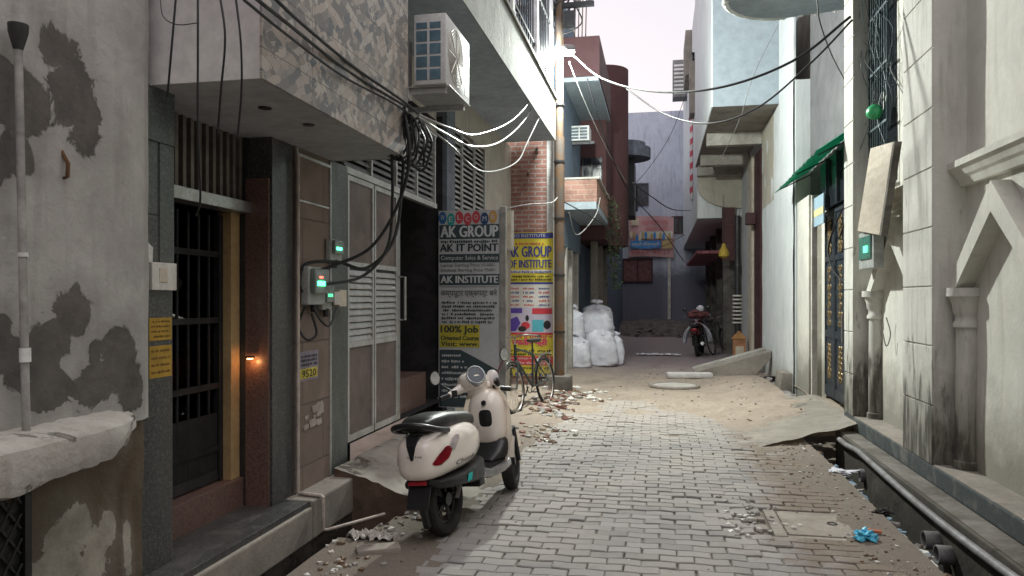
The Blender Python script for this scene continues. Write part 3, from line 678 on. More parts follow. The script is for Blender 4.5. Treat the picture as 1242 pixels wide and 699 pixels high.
for (a, b, lb_, txt) in (((362, 464), (386, 424), 'small notice with yellow price strip on the tiled panel', True), ((365, 526), (392, 488), 'torn whitish paper scraps left on the tiled panel', False)):
    p0, p1 = onx(XF+.005, *a), onx(XF+.005, *b); W, H_ = p1.y-p0.y, p1.z-p0.z
    t = thing('paper_notice', lb_, 'notice', p0)
    bd = Board((XF+.0055, p0.y, p0.z), (0, 1, 0), (0, 0, 1))
    if txt:
        obj('sheet', box(XF+.004, XF+.006, p0.y, p1.y, p0.z, p1.z), plain('violet_paper', (.3, .27, .33), .7), t)
        bd.rect('print', .06*W, .08*H_, .94*W, .42*H_); bd.text('ink', '9520', .14*W, .12*H_, .7*W, .25*H_)
        for k in range(3): bd.lines('ink', .1*W, .9*W, (.52+.14*k)*H_, .08*H_, .005, k)
    else:
        rr = random.Random(4)
        for k in range(14):
            a_, b_ = rr.uniform(0, .8)*W, rr.uniform(0, .9)*H_; s_ = rr.uniform(.05, .2)*W
            bd.poly('print', [(a_, b_), (a_+s_*1.5, b_+s_*.2), (a_+s_*1.3, b_+s_), (a_-s_*.3, b_+s_*.9)], .002+k*.0003)
    bd.done(t, {'print': plain('yellow_print' if txt else 'torn_paper', (.6, .5, .08) if txt else (.44, .38, .34), .8), 'ink': tk})
# condensate pipe along bay
bm = B(); tube(bm, [(XF+.03, 4.525, 2.5), (XF+.03, 4.525, .27), (XF+.04, 4.525, .265), (-2.165, 4.5, .262), (-2.15, 4.5, .255), (-2.15, 4.5, .045), (-2.13, 4.52, .035), (-1.9, 4.95, .03)], .013, 10)
tag(obj('water_pipe', bm, plain('beige_pipe', (.5, .43, .38), .6, .3), None, True), 'thin pale water pipe running down the tiled bay to the drain', 'pipe')

# ------------------------------------------------------------------ shop board and poster
def solid(name, col, rough=.55): return plain(name, col, rough, .35, 0, tuple(c*.8 for c in col), 3, .4, .75, .05, 30, None, .08)
P0, P1 = Vector((-2.43, 8.0, .33)), Vector((-1.73, 8.0, 2.53))
t = thing('shop_board', 'tall silver and black vinyl shop board with coloured balloons along its top', 'sign', (P0.x, 8, 0))
W, H_ = P1.x-P0.x, P1.z-P0.z
obj('board', box(P0.x, P1.x, 8.0, 8.03, P0.z, P1.z), solid('silver_vinyl', (.47, .48, .49)), t)
obj('side_post', box(P1.x+.002, P1.x+.07, 7.99, 8.05, 0, 2.56, .004), plain('post_grey', (.3, .29, .27), .6), t)
bd = Board((P0.x, 8.0, P0.z), (1, 0, 0), (0, 0, 1))
def vv(py): return (490-py)/235*H_
def uu(px): return (px-533)/74*W
for i, (k, ch) in enumerate(zip(('b1', 'b2', 'b3', 'b3', 'b3', 'b4', 'b5'), 'WELCOME')):
    cx = uu(538+i*10.2); cz = vv(264+(1.5 if i % 2 else -.5)); bd.ell('p'+k, cx, cz, .046, .07, .003+.0003*i); bd.text('txtw', ch, cx-.022, cz-.026, .044, .055, .0065)
bd.rect('pk', uu(534), vv(289), uu(606.5), vv(272)); bd.text('txtw', 'AK GROUP', uu(536), vv(287), uu(605)-uu(536), vv(273.5)-vv(287), bold=.006)
bd.lines('ink', uu(536), uu(604), vv(293.5), .028, seed=1)
bd.text('ink', 'AK IT POINT', uu(535), vv(304), uu(605)-uu(535), vv(295)-vv(304), bold=.004)
bd.rect('pk', uu(534), vv(317), uu(606.5), vv(307)); bd.text('txtw', 'Computer Sales & Service', uu(536), vv(315.5), uu(605)-uu(536), .062)
bd.text('ink', 'Laptop Starting Price 10,000/-', uu(536), vv(323), uu(603)-uu(536), .045); bd.text('ink', 'Desktop Starting Price 7500/-', uu(536), vv(329), uu(603)-uu(536), .045)
bd.rect('pk', uu(534), vv(344), uu(606.5), vv(331)); bd.text('txtw', 'AK INSTITUTE', uu(536), vv(341.5), uu(605)-uu(536), vv(333)-vv(341.5), bold=.004)
bd.rect('ink', uu(535), vv(346.3), uu(605), vv(345.8))
bd.text('ink', 'कम्पयूटर एक्सपर्ट बने', uu(536), vv(359), uu(604)-uu(536), .1)
for k in range(6): bd.lines('ink', uu(537), uu(604-3*(k % 3)), vv(366+4.6*k), .026, seed=k)
bd.rect('py', uu(534), vv(418), uu(583), vv(391)); bd.text('ink', '100% Job', uu(536), vv(403), uu(581)-uu(536), .1, bold=.004); bd.text('ink', 'Oriented Course', uu(536), vv(409.5), uu(582)-uu(536), .05, bold=.002); bd.text('ink', 'Visit: www.', uu(536), vv(416.5), uu(582)-uu(536), .05, bold=.002)
bd.poly('pk', [(uu(534), vv(489)), (uu(606), vv(489)), (uu(606), vv(445)), (uu(578), vv(430)), (uu(560), vv(421)), (uu(534), vv(421))])
for k in range(8): bd.lines('txtw', uu(537), uu(560+4*k if k < 4 else 602), vv(429+7*k), .03, seed=20+k)
bd.done(t, {'pb1': solid('balloon_blue', (.03, .12, .3)), 'pb2': solid('balloon_teal', (.03, .3, .28)), 'pb3': solid('balloon_red', (.5, .06, .08)), 'pb4': solid('balloon_navy', (.03, .06, .16)), 'pb5': solid('balloon_orange', (.55, .3, .08)), 'txtw': solid('board_white', (.55, .57, .58)), 'ink': solid('board_ink', (.03, .045, .055)), 'pk': solid('board_black', (.045, .065, .075)), 'py': solid('board_yellow', (.5, .43, .05))})
# brick house behind the pole with poster
YB = 11.95
bh = thing('brick_house', 'bare red brick side wall with white corner behind the pole', 'house', (-2.2, YB, 0))
bm = B(); bx(bm, -4.5, -1.80, YB, 13.0, -.1, 4.4); obj('wall', bm, M['brick'], bh)
bm = B(); bx(bm, -1.798, -1.69, YB-.015, 13.0, -.1, 4.4); obj('corner_post', bm, M['white'], bh)
bm = B(); bx(bm, -1.98, -1.94, YB-.06, YB+.01, 3.92, 4.0); bx(bm, -2.12, -2.09, YB-.05, YB+.01, 3.55, 3.6); obj('bracket', bm, M['rust'], bh)
def pb(px, py): 
    d = CY*YB + SY*2.0; r = (px-621)/F
    return (YB*(r*CY-SY)/(CY+r*SY), CAMH+(362-py)*d/F)
(x0, z0), (x1, z1) = pb(614, 456), pb(671.5, 282)
t = thing('wall_poster', 'tall bright yellow and pink vinyl poster on the brick wall', 'poster', (x0, YB, z0)); W, H_ = x1-x0, z1-z0
obj('sheet', box(x0, x1, YB-.03, YB-.022, z0, z1), solid('poster_yellow', (.74, .62, .07)), t)
bd = Board((x0, YB-.03, z0), (1, 0, 0), (0, 0, 1))
def vv(py): return (456-py)/174*H_
def uu(px): return (px-614)/57.5*W
bd.rect('pblue', uu(614), vv(289.5), uu(671.5), vv(283)); bd.text('txtw', 'ISO INSTITUTE', uu(622), vv(288), uu(662)-uu(622), .05)
bd.lines('txtr', uu(626), uu(660), vv(297), .035, seed=3)
bd.text('txtb', 'AK GROUP', uu(616), vv(312), uu(669)-uu(616), vv(299)-vv(312), bold=.006); bd.text('txtb', 'OF INSTITUTE', uu(617), vv(325), uu(669)-uu(617), vv(315.5)-vv(325), bold=.005)
bd.rect('pw', uu(615), vv(331.5), uu(671), vv(327.5)); bd.lines('txtb', uu(617), uu(669), vv(331), .03, seed=5)
for k in range(2): bd.lines('ink', uu(617), uu(669), vv(336.5+4*k), .032, seed=6+k)
bd.rect('pw', uu(614.5), vv(373), uu(671), vv(342.5)); bd.rect('pblue', uu(614.5), vv(345), uu(671), vv(342.5), .004)
for cx in (617, 635, 654):
    for k in range(5): bd.lines('txtr' if (cx+k) % 2 else 'txtb', uu(cx), uu(cx+13), vv(351+5*k), .03, seed=k+cx)
bd.rect('plil', uu(614.5), vv(404), uu(671), vv(373)); bd.rect('pblue2', uu(616), vv(380), uu(634), vv(374), .0045); bd.rect('pred', uu(646), vv(381), uu(670), vv(374), .0045)
bd.poly('pblue2', [(uu(616), vv(402)), (uu(618), vv(388)), (uu(628), vv(384)), (uu(632), vv(392)), (uu(626), vv(402))], .0048)
bd.ell('ink', uu(640), vv(386), .03, .05, .005); bd.ell('pred', uu(638), vv(395), .075, .06, .0052); bd.ell('ink', uu(634), vv(399), .07, .045, .0056)
bd.rect('pcyan', uu(646), vv(402), uu(660), vv(388), .0046); bd.ell('ink', uu(664), vv(394), .06, .07, .005)
bd.rect('pred', uu(614.5), vv(406), uu(671), vv(403.5), .0048); bd.lines('txtr', uu(616), uu(670), vv(409.5), .045, seed=31)
bd.text('txtp', 'रंगातीप फ्री', uu(622), vv(421), uu(664)-uu(622), vv(410.5)-vv(421), bold=.007)
for k in range(2): bd.lines('ink', uu(617), uu(669), vv(426.5+4.5*k), .035, seed=40+k)
bd.rect('pred', uu(614.5), vv(443), uu(671), vv(432)); bd.text('txtw', 'सभी कोर्स में प्रवेश के', uu(617), vv(437), uu(669)-uu(617), .05); bd.text('txtw', 'की फीस केवल साल में', uu(619), vv(442), uu(667)-uu(619), .05)
bd.text('ink', 'अधिक जानकारी के लिए', uu(616), vv(449), uu(669)-uu(616), .06, bold=.002); bd.lines('txtb', uu(616), uu(670), vv(455.5), .05, seed=50)
bd.done(t, {'pblue': solid('p_blue', (.05, .07, .3)), 'pblue2': solid('p_violet', (.12, .07, .4)), 'pw': solid('p_white', (.72, .7, .66)), 'plil': solid('p_lilac', (.6, .56, .68)), 'pred': solid('p_red', (.65, .06, .08)), 'pcyan': solid('p_cyan', (.12, .5, .62)), 'txtw': solid('p_white', (0, 0, 0)), 'txtr': solid('p_pinkred', (.6, .1, .12)), 'txtb': solid('p_blue', (0, 0, 0)), 'txtp': solid('p_pink', (.75, .05, .2)), 'ink': tk})
(x0, z0), (x1, z1) = pb(610, 305), pb(625, 258)
t = thing('meter_cabinet', 'narrow cream cabinet fixed beside the shop board', 'box', (x0, YB-.5, z0))
obj('case', box(x0+.05, x1+.03, YB-.45, YB-.25, z0, z1, .008), M['pvc'], t); obj('door', box(x0+.065, x1+.015, YB-.46, YB-.4505, z0+.03, z1-.03, .003), M['cream'], t)

# ------------------------------------------------------------------ utility pole and street lamp
PX, PY = -1.56, 11.7
t = thing('utility_pole', 'rusty steel utility pole in a concrete block, tangled with cables', 'pole', (PX, PY, 0))
bm = B(); cyl(bm, (PX, PY, 0), (PX, PY, 4.1), .082, 14); cyl(bm, (PX, PY, 4.1), (PX, PY, 7.6), .066, 14); obj('shaft', bm, M['rust'], t, True)
bm = B()
for z in (1.0, 1.9, 2.8, 3.7, 4.6): cyl(bm, (PX, PY, z), (PX, PY, z+.03), .09, 14)
obj('band', bm, M['dmetal'], t, True)
bm = B(); bx(bm, PX-.19, PX+.19, PY-.18, PY+.2, -.1, .33, .03); obj('base_block', bm, M['conc_d'], t, True)
bm = B(); bx(bm, PX-.75, PX+.55, PY-.05, PY+.03, 6.15, 6.22); bx(bm, PX-.55, PX+.4, PY-.05, PY+.03, 6.75, 6.82); tube(bm, [(PX-.6, PY, 6.15), (PX, PY, 5.7)], .02, 6); obj('crossarm', bm, M['dmetal'], t)
bm = B()
for x in (-.65, -.4, .3, .48):
    tube(bm, [(PX+x, PY, 6.22), (PX+x, PY, 6.26), (PX+x, PY, 6.29), (PX+x, PY, 6.34), (PX+x, PY, 6.37)], [.02, .05, .03, .05, .02], 10)
obj('insulator', bm, M['pvc'], t, True)
bm = B(); bx(bm, PX-.34, PX-.1, PY-.2, PY-.02, 5.9, 6.35, .01); bx(bm, PX+.09, PX+.26, PY-.16, PY, 5.8, 6.05, .01); bx(bm, PX-.25, PX-.09, PY-.15, PY, 5.3, 5.55, .01); obj('distribution_box', bm, M['dmetal'], t)
rr = random.Random(11); bm = B()
for k in range(26):
    a = rr.uniform(0, 6.28); c0 = Vector((PX+rr.uniform(-.4, .1), PY+.05, 6.25+rr.uniform(-.3, .7)))
    pts = [c0+Vector((math.cos(a+q)*rr.uniform(.1, .28), rr.uniform(-.15, .1), math.sin(a+q)*rr.uniform(.12, .35))) for q in (0, 1.3, 2.6, 3.9, 5.2)]
    tube(bm, cr(pts, 6), .012, 5)
obj('cable_tangle', bm, M['wire'], t, True)
lp = at(689, 63, 11.35)
t = thing('street_lamp', 'lit white street lamp on a short arm of the utility pole', 'lamp', lp)
bm = B(); tube(bm, cr([(PX, PY, lp.z+.1), ((PX+lp.x)/2, PY-.15, lp.z+.16), (lp.x, lp.y+.05, lp.z+.1)], 5), .02, 8); obj('arm', bm, M['steel'], t, True)
bm = B(); loft(bm, [ring(x, hw, -.01, h) for x, hw, h in ((-.16, .05, .05), (-.13, .085, .07), (.05, .095, .08), (.15, .08, .06), (.18, .04, .03))]); xform(bm, Matrix.Translation(lp+Vector((0, 0, .03))) @ Matrix.Rotation(R(-70), 4, 'Z') @ Matrix.Rotation(R(18), 4, 'Y')); obj('housing', bm, M['pvcg'], t, True)
bm = B(); sphere(bm, lp, .1, 3, (1, 1, .6)); obj('diffuser', bm, glow('lamp_white', (.95, 1, .95), 60), t, True)
ld = bpy.data.lights.new('street_bulb', 'POINT'); ld.energy = LAMP_W; ld.color = (.93, 1, .93); ld.shadow_soft_size = .09
lo = bpy.data.objects.new('street_bulb', ld); COL.objects.link(lo); lo.location = lp+Vector((.0, -.03, -.16))
ld = bpy.data.lights.new('street_beam', 'SPOT'); ld.energy = SPOT_W; ld.color = (.95, 1, .93); ld.shadow_soft_size = .09; ld.spot_size = R(160); ld.spot_blend = 1
lo = bpy.data.objects.new('street_beam', ld); COL.objects.link(lo); lo.location = lp+Vector((.0, -.05, -.16)); lo.rotation_euler = (Vector((1.0, 4.6, .3))-lo.location).to_track_quat('-Z', 'Y').to_euler()

# ------------------------------------------------------------------ LEFT far houses
b3 = thing('blue_house', 'blue plastered house with brick balcony and open ground floor', 'house', (-1.9, 15, 0))
BX = -1.78
bm = B(); bx(bm, -4.5, BX, 13.0, 17.0, 2.55, 7.2); bx(bm, -4.5, BX, 13.0, 13.5, -.1, 2.55); bx(bm, -4.5, -2.9, 13.5, 22, -.1, 2.55); obj('wall', bm, M['bluewall'], b3)
for i, y in enumerate((14.4, 15.3, 16.4)):
    bm = B(); bx(bm, BX-.2, BX, y, y+.22, -.1, 2.55, .01); obj('column', bm, M['conc_l'], b3)
bm = B(); bx(bm, BX-.25, BX-.2, 13.5, 14.4, -.1, 2.5); obj('shutter', bm, M['pvcg'], b3)
bm = B(); bx(bm, -3, -1.16, 13.9, 17.0, 3.22, 3.36); obj('balcony_slab', bm, M['bluewhite'], b3)
bm = B(); bx(bm, BX, -1.15, 13.9, 14.0, 3.362, 3.78); bx(bm, -1.23, -1.15, 14.001, 17.0, 3.362, 3.78); obj('balcony_parapet', bm, M['brickd'], b3)
bm = B(); bx(bm, BX-.05, -1.1, 13.88, 17.0, 3.782, 3.82); obj('parapet_coping', bm, M['conc_l'], b3)
bm = B(); bx(bm, -2.2, -1.12, 13.9, 17.2, 5.62, 5.7); obj('roof_soffit', bm, M['bluewhite'], b3)
bm = B(); bx(bm, -2.2, -1.1, 13.88, 17.2, 5.702, 6.45); obj('roof_fascia', bm, M['maroon'], b3)
bm = B()
for k in range(4): cyl(bm, (-1.6+.07*k, 14.2, 6.45), (-1.6+.07*k+.02, 14.2, 7.3+.1*(k % 2)), .012, 6)
obj('rebar', bm, M['rust'], b3)
b4 = thing('maroon_house', 'maroon house with rounded corner tower and dark curved canopy', 'house', (-1.3, 19, 0))
bm = B(); bx(bm, -4.5, -1.2, 17.0, 23, 2.9, 6.4); obj('wall', bm, M['marwall'], b4)
bm = B(); cyl(bm, (-1.42, 19.6, 2.9), (-1.42, 19.6, 7.5), .62, 32); obj('tower', bm, M['marwall'], b4, True)
bm = B(); cyl(bm, (-1.0, 21.6, 5.55), (-1.0, 21.6, 5.85), .75, 28); cyl(bm, (-1.0, 21.6, 5.85), (-1.0, 21.6, 6.0), .6, 28); obj('canopy', bm, plain('canopy_grey', (.16, .18, .22), .8), b4, True)
bm = B(); bx(bm, -4.5, -1.6, 22.5, 33, 0, 7.0); bx(bm, -4.5, -1.9, 17, 22.5, 0, 2.9); obj('rear_wall', bm, M['bluewall'], b4)
bm = B(); bx(bm, -1.72, -1.3, 16.96, 17.01, 4.0, 4.75); wd = obj('window', bm, M['gl'], b4)
bm = B()
for x in (-1.74, -1.53, -1.31): bx(bm, x, x+.03, 16.93, 16.96, 3.98, 4.77)
obj('frame', bm, M['dmetal'], wd)
bm = B(); bx(bm, -1.0, -.7, 21.3, 22.6, 3.9, 5.5); bx(bm, -.95, -.65, 22.8, 23, 4.2, 5); obj('grille_box', bm, M['dmetal'], b4)
bm = B()
for k in range(3): bx(bm, -1.6+.0*k, -1.45, 17.6+1.6*k, 17.9+1.6*k, -.1, 2.9)
obj('column', bm, M['conc'], b4)
a = at(691, 171, 15.3); b = at(715, 153, 15.3)
t = thing('window_cooler', 'white window air cooler high on the blue house', 'air conditioner', a)
obj('case', box(a.x, b.x, a.y, a.y+.5, a.z, b.z, .01), M['white'], t)
bm = B(); W = b.x-a.x; H_ = b.z-a.z
for i in range(2):
    for j in range(4): bx(bm, a.x+W*(.08+.44*i), a.x+W*(.46+.44*i), a.y-.006, a.y-.001, a.z+H_*(.1+.21*j), a.z+H_*(.25+.21*j))
obj('grille', bm, plain('cooler_grille', (.12, .15, .18), .6), t)
obj('bracket', box(a.x+.02, b.x+.1, a.y+.1, a.y+.2, a.z-.06, a.z-.002), M['dmetal'], t)
# vine
t = thing('hanging_vine', 'green creeper hanging from the corner of the maroon house', 'plant', (-1.02, 17.2, 3.3)); rr = random.Random(5)
bm = B(); bs = B()
for k in range(5):
    x, y = -1.1+rr.uniform(-.1, .12), 16.9+rr.uniform(-.2, .4); z = 3.9; pts = []
    for q in range(12):
        pts.append((x, y, z)); z -= .17; x += rr.uniform(-.04, .05); y += rr.uniform(-.04, .04)
        for l in range(7):
            c = Vector((x, y, z))+Vector((rr.gauss(0, .07), rr.gauss(0, .07), rr.gauss(0, .06))); e = Vector((rr.uniform(-1, 1), rr.uniform(-1, 1), rr.uniform(-1, .3))).normalized()*.055; f = e.cross(Vector((rr.uniform(-1, 1), rr.uniform(-1, 1), 1))).normalized()*.03
            quad(bm, c, c+e*.5+f, c+e, c+e*.5-f)
    tube(bs, pts, .006, 4)
obj('leaves', bm, plain('leaf_green', (.05, .10, .045), .6, .3, 0, (.08, .13, .05), 20), t); obj('stem', bs, M['rust'], t)
# ------------------------------------------------------------------ END wall
YE = 33
ew = thing('end_house', 'tall plain lilac blue house wall closing the alley end', 'house', (0, YE, 0))
bm = B(); bx(bm, -6, 5, YE, YE+.4, -.2, 9.7); obj('wall', bm, M['endwall'], ew)
def ye(px, py, Y=YE):
    r = (px-621)/F; X = Y*(r*CY-SY)/(CY+r*SY); d = CY*Y-SY*X; return X, CAMH+(362-py)*d/F
def yewin(name, px0, py0, px1, py1, mat, fr, lab):
    (x0, z0), (x1, z1) = ye(px0, py1), ye(px1, py0)
    wd = obj(name, box(x0, x1, YE-.03, YE+.02, z0, z1), mat, ew, label=lab)
    bm = B()
    for (a, b, c, d) in ((x0-.06, x0, z0-.06, z1+.06), (x1, x1+.06, z0-.06, z1+.06), (x0, x1, z1, z1+.06), (x0, x1, z0-.06, z0), ((x0+x1)/2-.03, (x0+x1)/2+.03, z0, z1)): bx(bm, a, b, YE-.07, YE-.002, c, d)
    obj('frame', bm, fr, wd); return wd
yewin('window', 768, 224, 785, 248, M['gl'], plain('dark_frame', (.08, .07, .08), .6), 'small dark window high in the end wall')
yewin('window', 757, 315, 790, 341, plain('shut_panel', (.2, .09, .09), .7), M['maroon'], 'shuttered maroon window under the banner')
yewin('window', 816, 264, 829, 282, M['gl'], M['maroon'], 'small maroon framed window by the banner')
(x0, z0), (x1, z1) = ye(763, 312, YE-.15), ye(817, 262, YE-.15)
t = thing('shop_banner', 'faded pink and cream banner with blue strip on end wall', 'banner', (x0, YE-.15, z0)); W, H_ = x1-x0, z1-z0
bm = gridmesh(lambda u, q: Vector((x0+W*u, YE-.15-.05*math.sin(u*7)*math.sin(q*4), z0+H_*q-.06*u+.05*math.sin(u*3))), 20, 10)
obj('sheet', bm, solid('banner_pink', (.62, .36, .36)), t)
bd = Board((x0, YE-.24, z0), (1, 0, 0), (0, 0, 1))
bd.rect('pc', .05*W, .78*H_, .22*W, .95*H_); bd.rect('pc2', .24*W, .45*H_, .98*W, .62*H_, .004)
bd.rect('pb', .03*W, .2*H_, .72*W, .4*H_); bd.text('txtw', 'सरस्वती शिक्षा मन्दिर', .06*W, .24*H_, .62*W, .12*H_, .01)
bd.text('txtr', 'स्कूल प्रवेश चालू', .28*W, .78*H_, .6*W, .14*H_, .006); bd.text('txtr', 'आरम्भ नर्सरी', .36*W, .63*H_, .5*W, .11*H_, .006)
rr = random.Random(2)
for k in range(14): bd.ell(('pc', 'pd', 'pb')[k % 3], (.05+.066*k)*W, (.5+rr.uniform(-.03, .05))*H_, .05*W*.6, .09*H_, .012+.001*k)
bd.rect('pd', .74*W, .2*H_, .97*W, .4*H_); bd.text('ink', '9837 4021', .05*W, .07*H_, .85*W, .08*H_, .008)
bd.done(t, {'pc': solid('bn_cream', (.68, .6, .42)), 'pc2': solid('bn_pale', (.6, .62, .55)), 'pb': solid('bn_blue', (.06, .24, .55)), 'pd': solid('bn_ochre', (.5, .36, .16)), 'txtw': M['white'], 'txtr': solid('bn_red', (.6, .12, .12)), 'ink': solid('bn_ink', (.45, .1, .1))})
bm = B(); x_, _ = ye(810, 300); bx(bm, x_, x_+.12, YE-.1, YE-.001, 0.6, 4.2); obj('downpipe', bm, M['pvc'], ew)
bm = B(); (x0, _), (x1, _) = ye(748, 0), ye(838, 0); rows = gridmesh(lambda u, q: Vector((x0-1.5+(x1-x0+3)*u, 29.2+3.8*q, -.02+(.62*math.sin(min(1, q*1.15)*1.6)*(.55+.45*math.sin(u*3.1))+.12*nz(u*9, q*6, 0, 1.2)+.06*nz(u*30, q*20, 0, 1.3))*sst(0, .25, q))), 70, 40); bm.free()
o = obj('rubble', rows, plain('rubble_grey', (.15, .13, .125), .95, .1, 0, (.08, .07, .07), 4, bst=.8, bsc=14)); tag(o, 'low heap of dark rubble at the foot of the end wall', 'rubble', kind='stuff')
rr = random.Random(8); bm = B()
for k in range(140): sphere(bm, (rr.uniform(x0-1, x1+1), rr.uniform(29, 31.5), rr.uniform(.02, .45)*.8), rr.uniform(.03, .11), 1, (1, .8, .6), .5, k)
obj('debris', bm, M['conc_d']); tag(bpy.data.objects['debris'], 'loose broken stones on the dark rubble heap', 'rubble', kind='stuff')

# ------------------------------------------------------------------ RIGHT: white house with pilasters
rh = thing('pilaster_house', 'white house with pilasters, pointed arch mouldings and blue metal door', 'house', (2.4, 7, 0))
RX, RP = 2.35, 2.1
bm = gridmesh(lambda u, q: Vector((RX+.008*nz(u*40, q*20, 0, .5), -8+17.3*u, .2+q*6.3)), 150, 60); obj('wall', bm, M['rwall'], rh, True)
bm = B(); bx(bm, RX+.05, RX+4, -8, 14, -.2, 6.5); obj('core', bm, M['conc'], rh)
bm = B(); bx(bm, RX-.0, RX+.04, 9.2, 12.5, 3.0, 6.5); obj('upper_wall', bm, M['rgrey'], rh, label='grey cement wall above the green awning, shade in its colour')
for (y0, y1) in ((6.37, 7.08), (8.8, 9.2)):
    bm = B(); z = .235; k = 0; bx(bm, RP+.012, RX+.01, y0-.002, y1+.002, .236, 6.39)
    while z < 6.4:
        h = .47; bx(bm, RP, RX, y0, y1, z+.005, min(6.4, z+h-.005), .006); z += h
    obj('pilaster', bm, M['rstain'], rh)
bm = B()
for (y0, y1) in ((-8, 6.37), (7.08, 8.8)):
    prism(bm, [(RX+.02, y0, 2.42), (RX-.05, y0, 2.42), (RX-.07, y0, 2.47), (RX-.09, y0, 2.49), (RX-.11, y0, 2.53), (RX-.14, y0, 2.55), (RX-.14, y0, 2.60), (RX+.02, y0, 2.63)], (0, y1-y0, 0))
obj('cornice', bm, M['rwall'], rh)
def chevron(yc, hw, zb, za, w_=.17):
    bm = B()
    for s in (1, -1):
        pts = [(RX-.13, yc+s*hw, zb), (RX-.13, yc, za), (RX-.13, yc, za-w_*1.25), (RX-.13, yc+s*(hw-w_*1.0), zb)]
        prism(bm, pts, (.15, 0, 0))
    return obj('arch_moulding', bm, M['rwall'], rh)
chevron(5.62, .80, 1.62, 2.36); chevron(7.94, .80, 1.62, 2.36); chevron(3.0, .8, 1.62, 2.36)
for y in (6.27, 4.95, 7.18, 8.7, 3.75):
    bm = B()
    tube(bm, [(RX-.03, y, z) for z in (.235, .3, .31, .9, 1.32, 1.33, 1.36, 1.38, 1.42, 1.44, 1.5, 1.56, 1.565, 1.63)], [.1, .1, .085, .085, .08, .1, .1, .085, .085, .1, .105, .13, .15, .15], 18); obj('half_column', bm, M['rstain'], rh, True)
# window grille upper
bm = B(); bx(bm, RX-.004, RX+.045, 8.1, 8.79, 2.75, 5.2); wd = obj('window', bm, M['gl'], rh)
bm = B(); rr = random.Random(3)
for i in range(9): y = 8.12+.08*i; cyl(bm, (RX-.09, y, 2.7), (RX-.09, y, 5.2), .008, 6)
for z in (2.75, 3.35, 3.95, 4.55): bx(bm, RX-.1, RX-.08, 8.1, 8.79, z, z+.025)
obj('grille', bm, M['teal'], wd)
# plinth tiers
bm = B(); bx(bm, 2.1, RX+.02, -3, 9.2, .092, .235, .012); obj('plinth', bm, M['plinthd'], rh, label='dark painted plinth step')
bm = B(); bx(bm, 2.11, RX, -3, 9.19, .236, .243); obj('plinth_top', bm, M['conc'], rh)
bm = B(); bx(bm, 1.93, 2.095, -3, 8.7, .0915, .097, .002); obj('ledge_top', bm, M['conc_d'], rh)
bm = gridmesh(lambda u, q: Vector((1.9+.012*nz(u*30, q*5, 0, 1), -3+11.7*u, -.5+.58*q)), 160, 10)
bx(bm, 1.905, 2.2, -3, 8.72, -.5, .09, .012); o = obj('drain_wall', bm, plaster('wet_kerb', (.15, .138, .12), (.11, .1, .088), (.05, .046, .04), (.05, .045, .038), (.6, .66), usc=2.2, dz=.12, bst=.6), None, True); tag(o, 'dark concrete kerb wall standing along the open drain', 'kerb')
# door bay
bm = B(); bx(bm, 2.3, RX+.05, 11.1, 12.45, .0, 3.0); bx(bm, RP+.02, RX+.04, 11.4, 12.3, 0, 3.05, .01); obj('door_column', bm, M['rwall'], rh)
bm = B(); bx(bm, RP, RP+.07, 11.05, 11.12, .1, 3.0); obj('downpipe', bm, M['pvc'], rh)
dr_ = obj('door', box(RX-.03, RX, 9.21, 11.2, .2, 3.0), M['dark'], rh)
for (y0, y1) in ((9.24, 9.78), (9.8, 10.42), (10.44, 11.02)):
    bm = B(); X0 = RX-.09
    for (a, b, c, d) in ((y0, y0+.05, .22, 2.75), (y1-.05, y1, .22, 2.75), (y0+.05, y1-.05, .22, .36), (y0+.05, y1-.05, 1.02, 1.12), (y0+.05, y1-.05, 2.05, 2.12), (y0+.05, y1-.05, 2.68, 2.75)): bx(bm, X0, X0+.04, a, b, c, d, .003)
    lf = obj('door_leaf', bm, M['navy'], rh)
    bm = B(); bx(bm, X0+.015, X0+.03, y0+.05, y1-.05, .36, 2.68)
    for (z0, z1) in ((.38, 1.0), (1.14, 2.03)): bx(bm, X0+.006, X0+.015, y0+.08, y1-.08, z0+.03, z1-.03, .003)
    obj('panel', bm, M['navy'], lf)
    bm = B(); yc = (y0+y1)/2
    for (zc, hh_) in ((.7, .2), (1.58, .36), (2.38, .2)):
        for s in (1, -1):
            for q in range(7):
                z = zc-hh_+2*hh_*q/6; torus(bm, (X0+.004, yc+s*(.05+.025*math.sin(q*2.1)), z), .032, .008, 'x', 10, 5)
        cyl(bm, (X0+.004, yc, zc-hh_), (X0+.004, yc, zc+hh_), .012, 6)
    obj('ornament', bm, M['gold'], lf)
bm = B(); cyl(bm, (RX-.13, 9.81, 1.0), (RX-.13, 9.81, 1.35), .014, 8); obj('handle', bm, M['steel'], rh)
bm = B(); bx(bm, RX-.14, RX-.1, 9.24, 11.02, 2.76, 3.4); tp = obj('transom', bm, M['gl'], rh)
bm = B()
for y in (9.24, 9.9, 10.5): bx(bm, RX-.18, RX-.145, y, y+.04, 2.76, 3.4)
obj('frame', bm, M['navy'], tp)
a = at(976, 281, 10.9); t = thing('door_sign', 'small pale blue and yellow name sign over the blue door', 'sign', a)
obj('panel', box(RX-.22, RX-.2, 10.45, 11.05, 2.55, 2.95), solid('sign_blue', (.3, .42, .5)), t); obj('stripe', box(RX-.224, RX-.2205, 10.45, 11.05, 2.68, 2.78), solid('sign_yellow', (.6, .55, .3)), t)
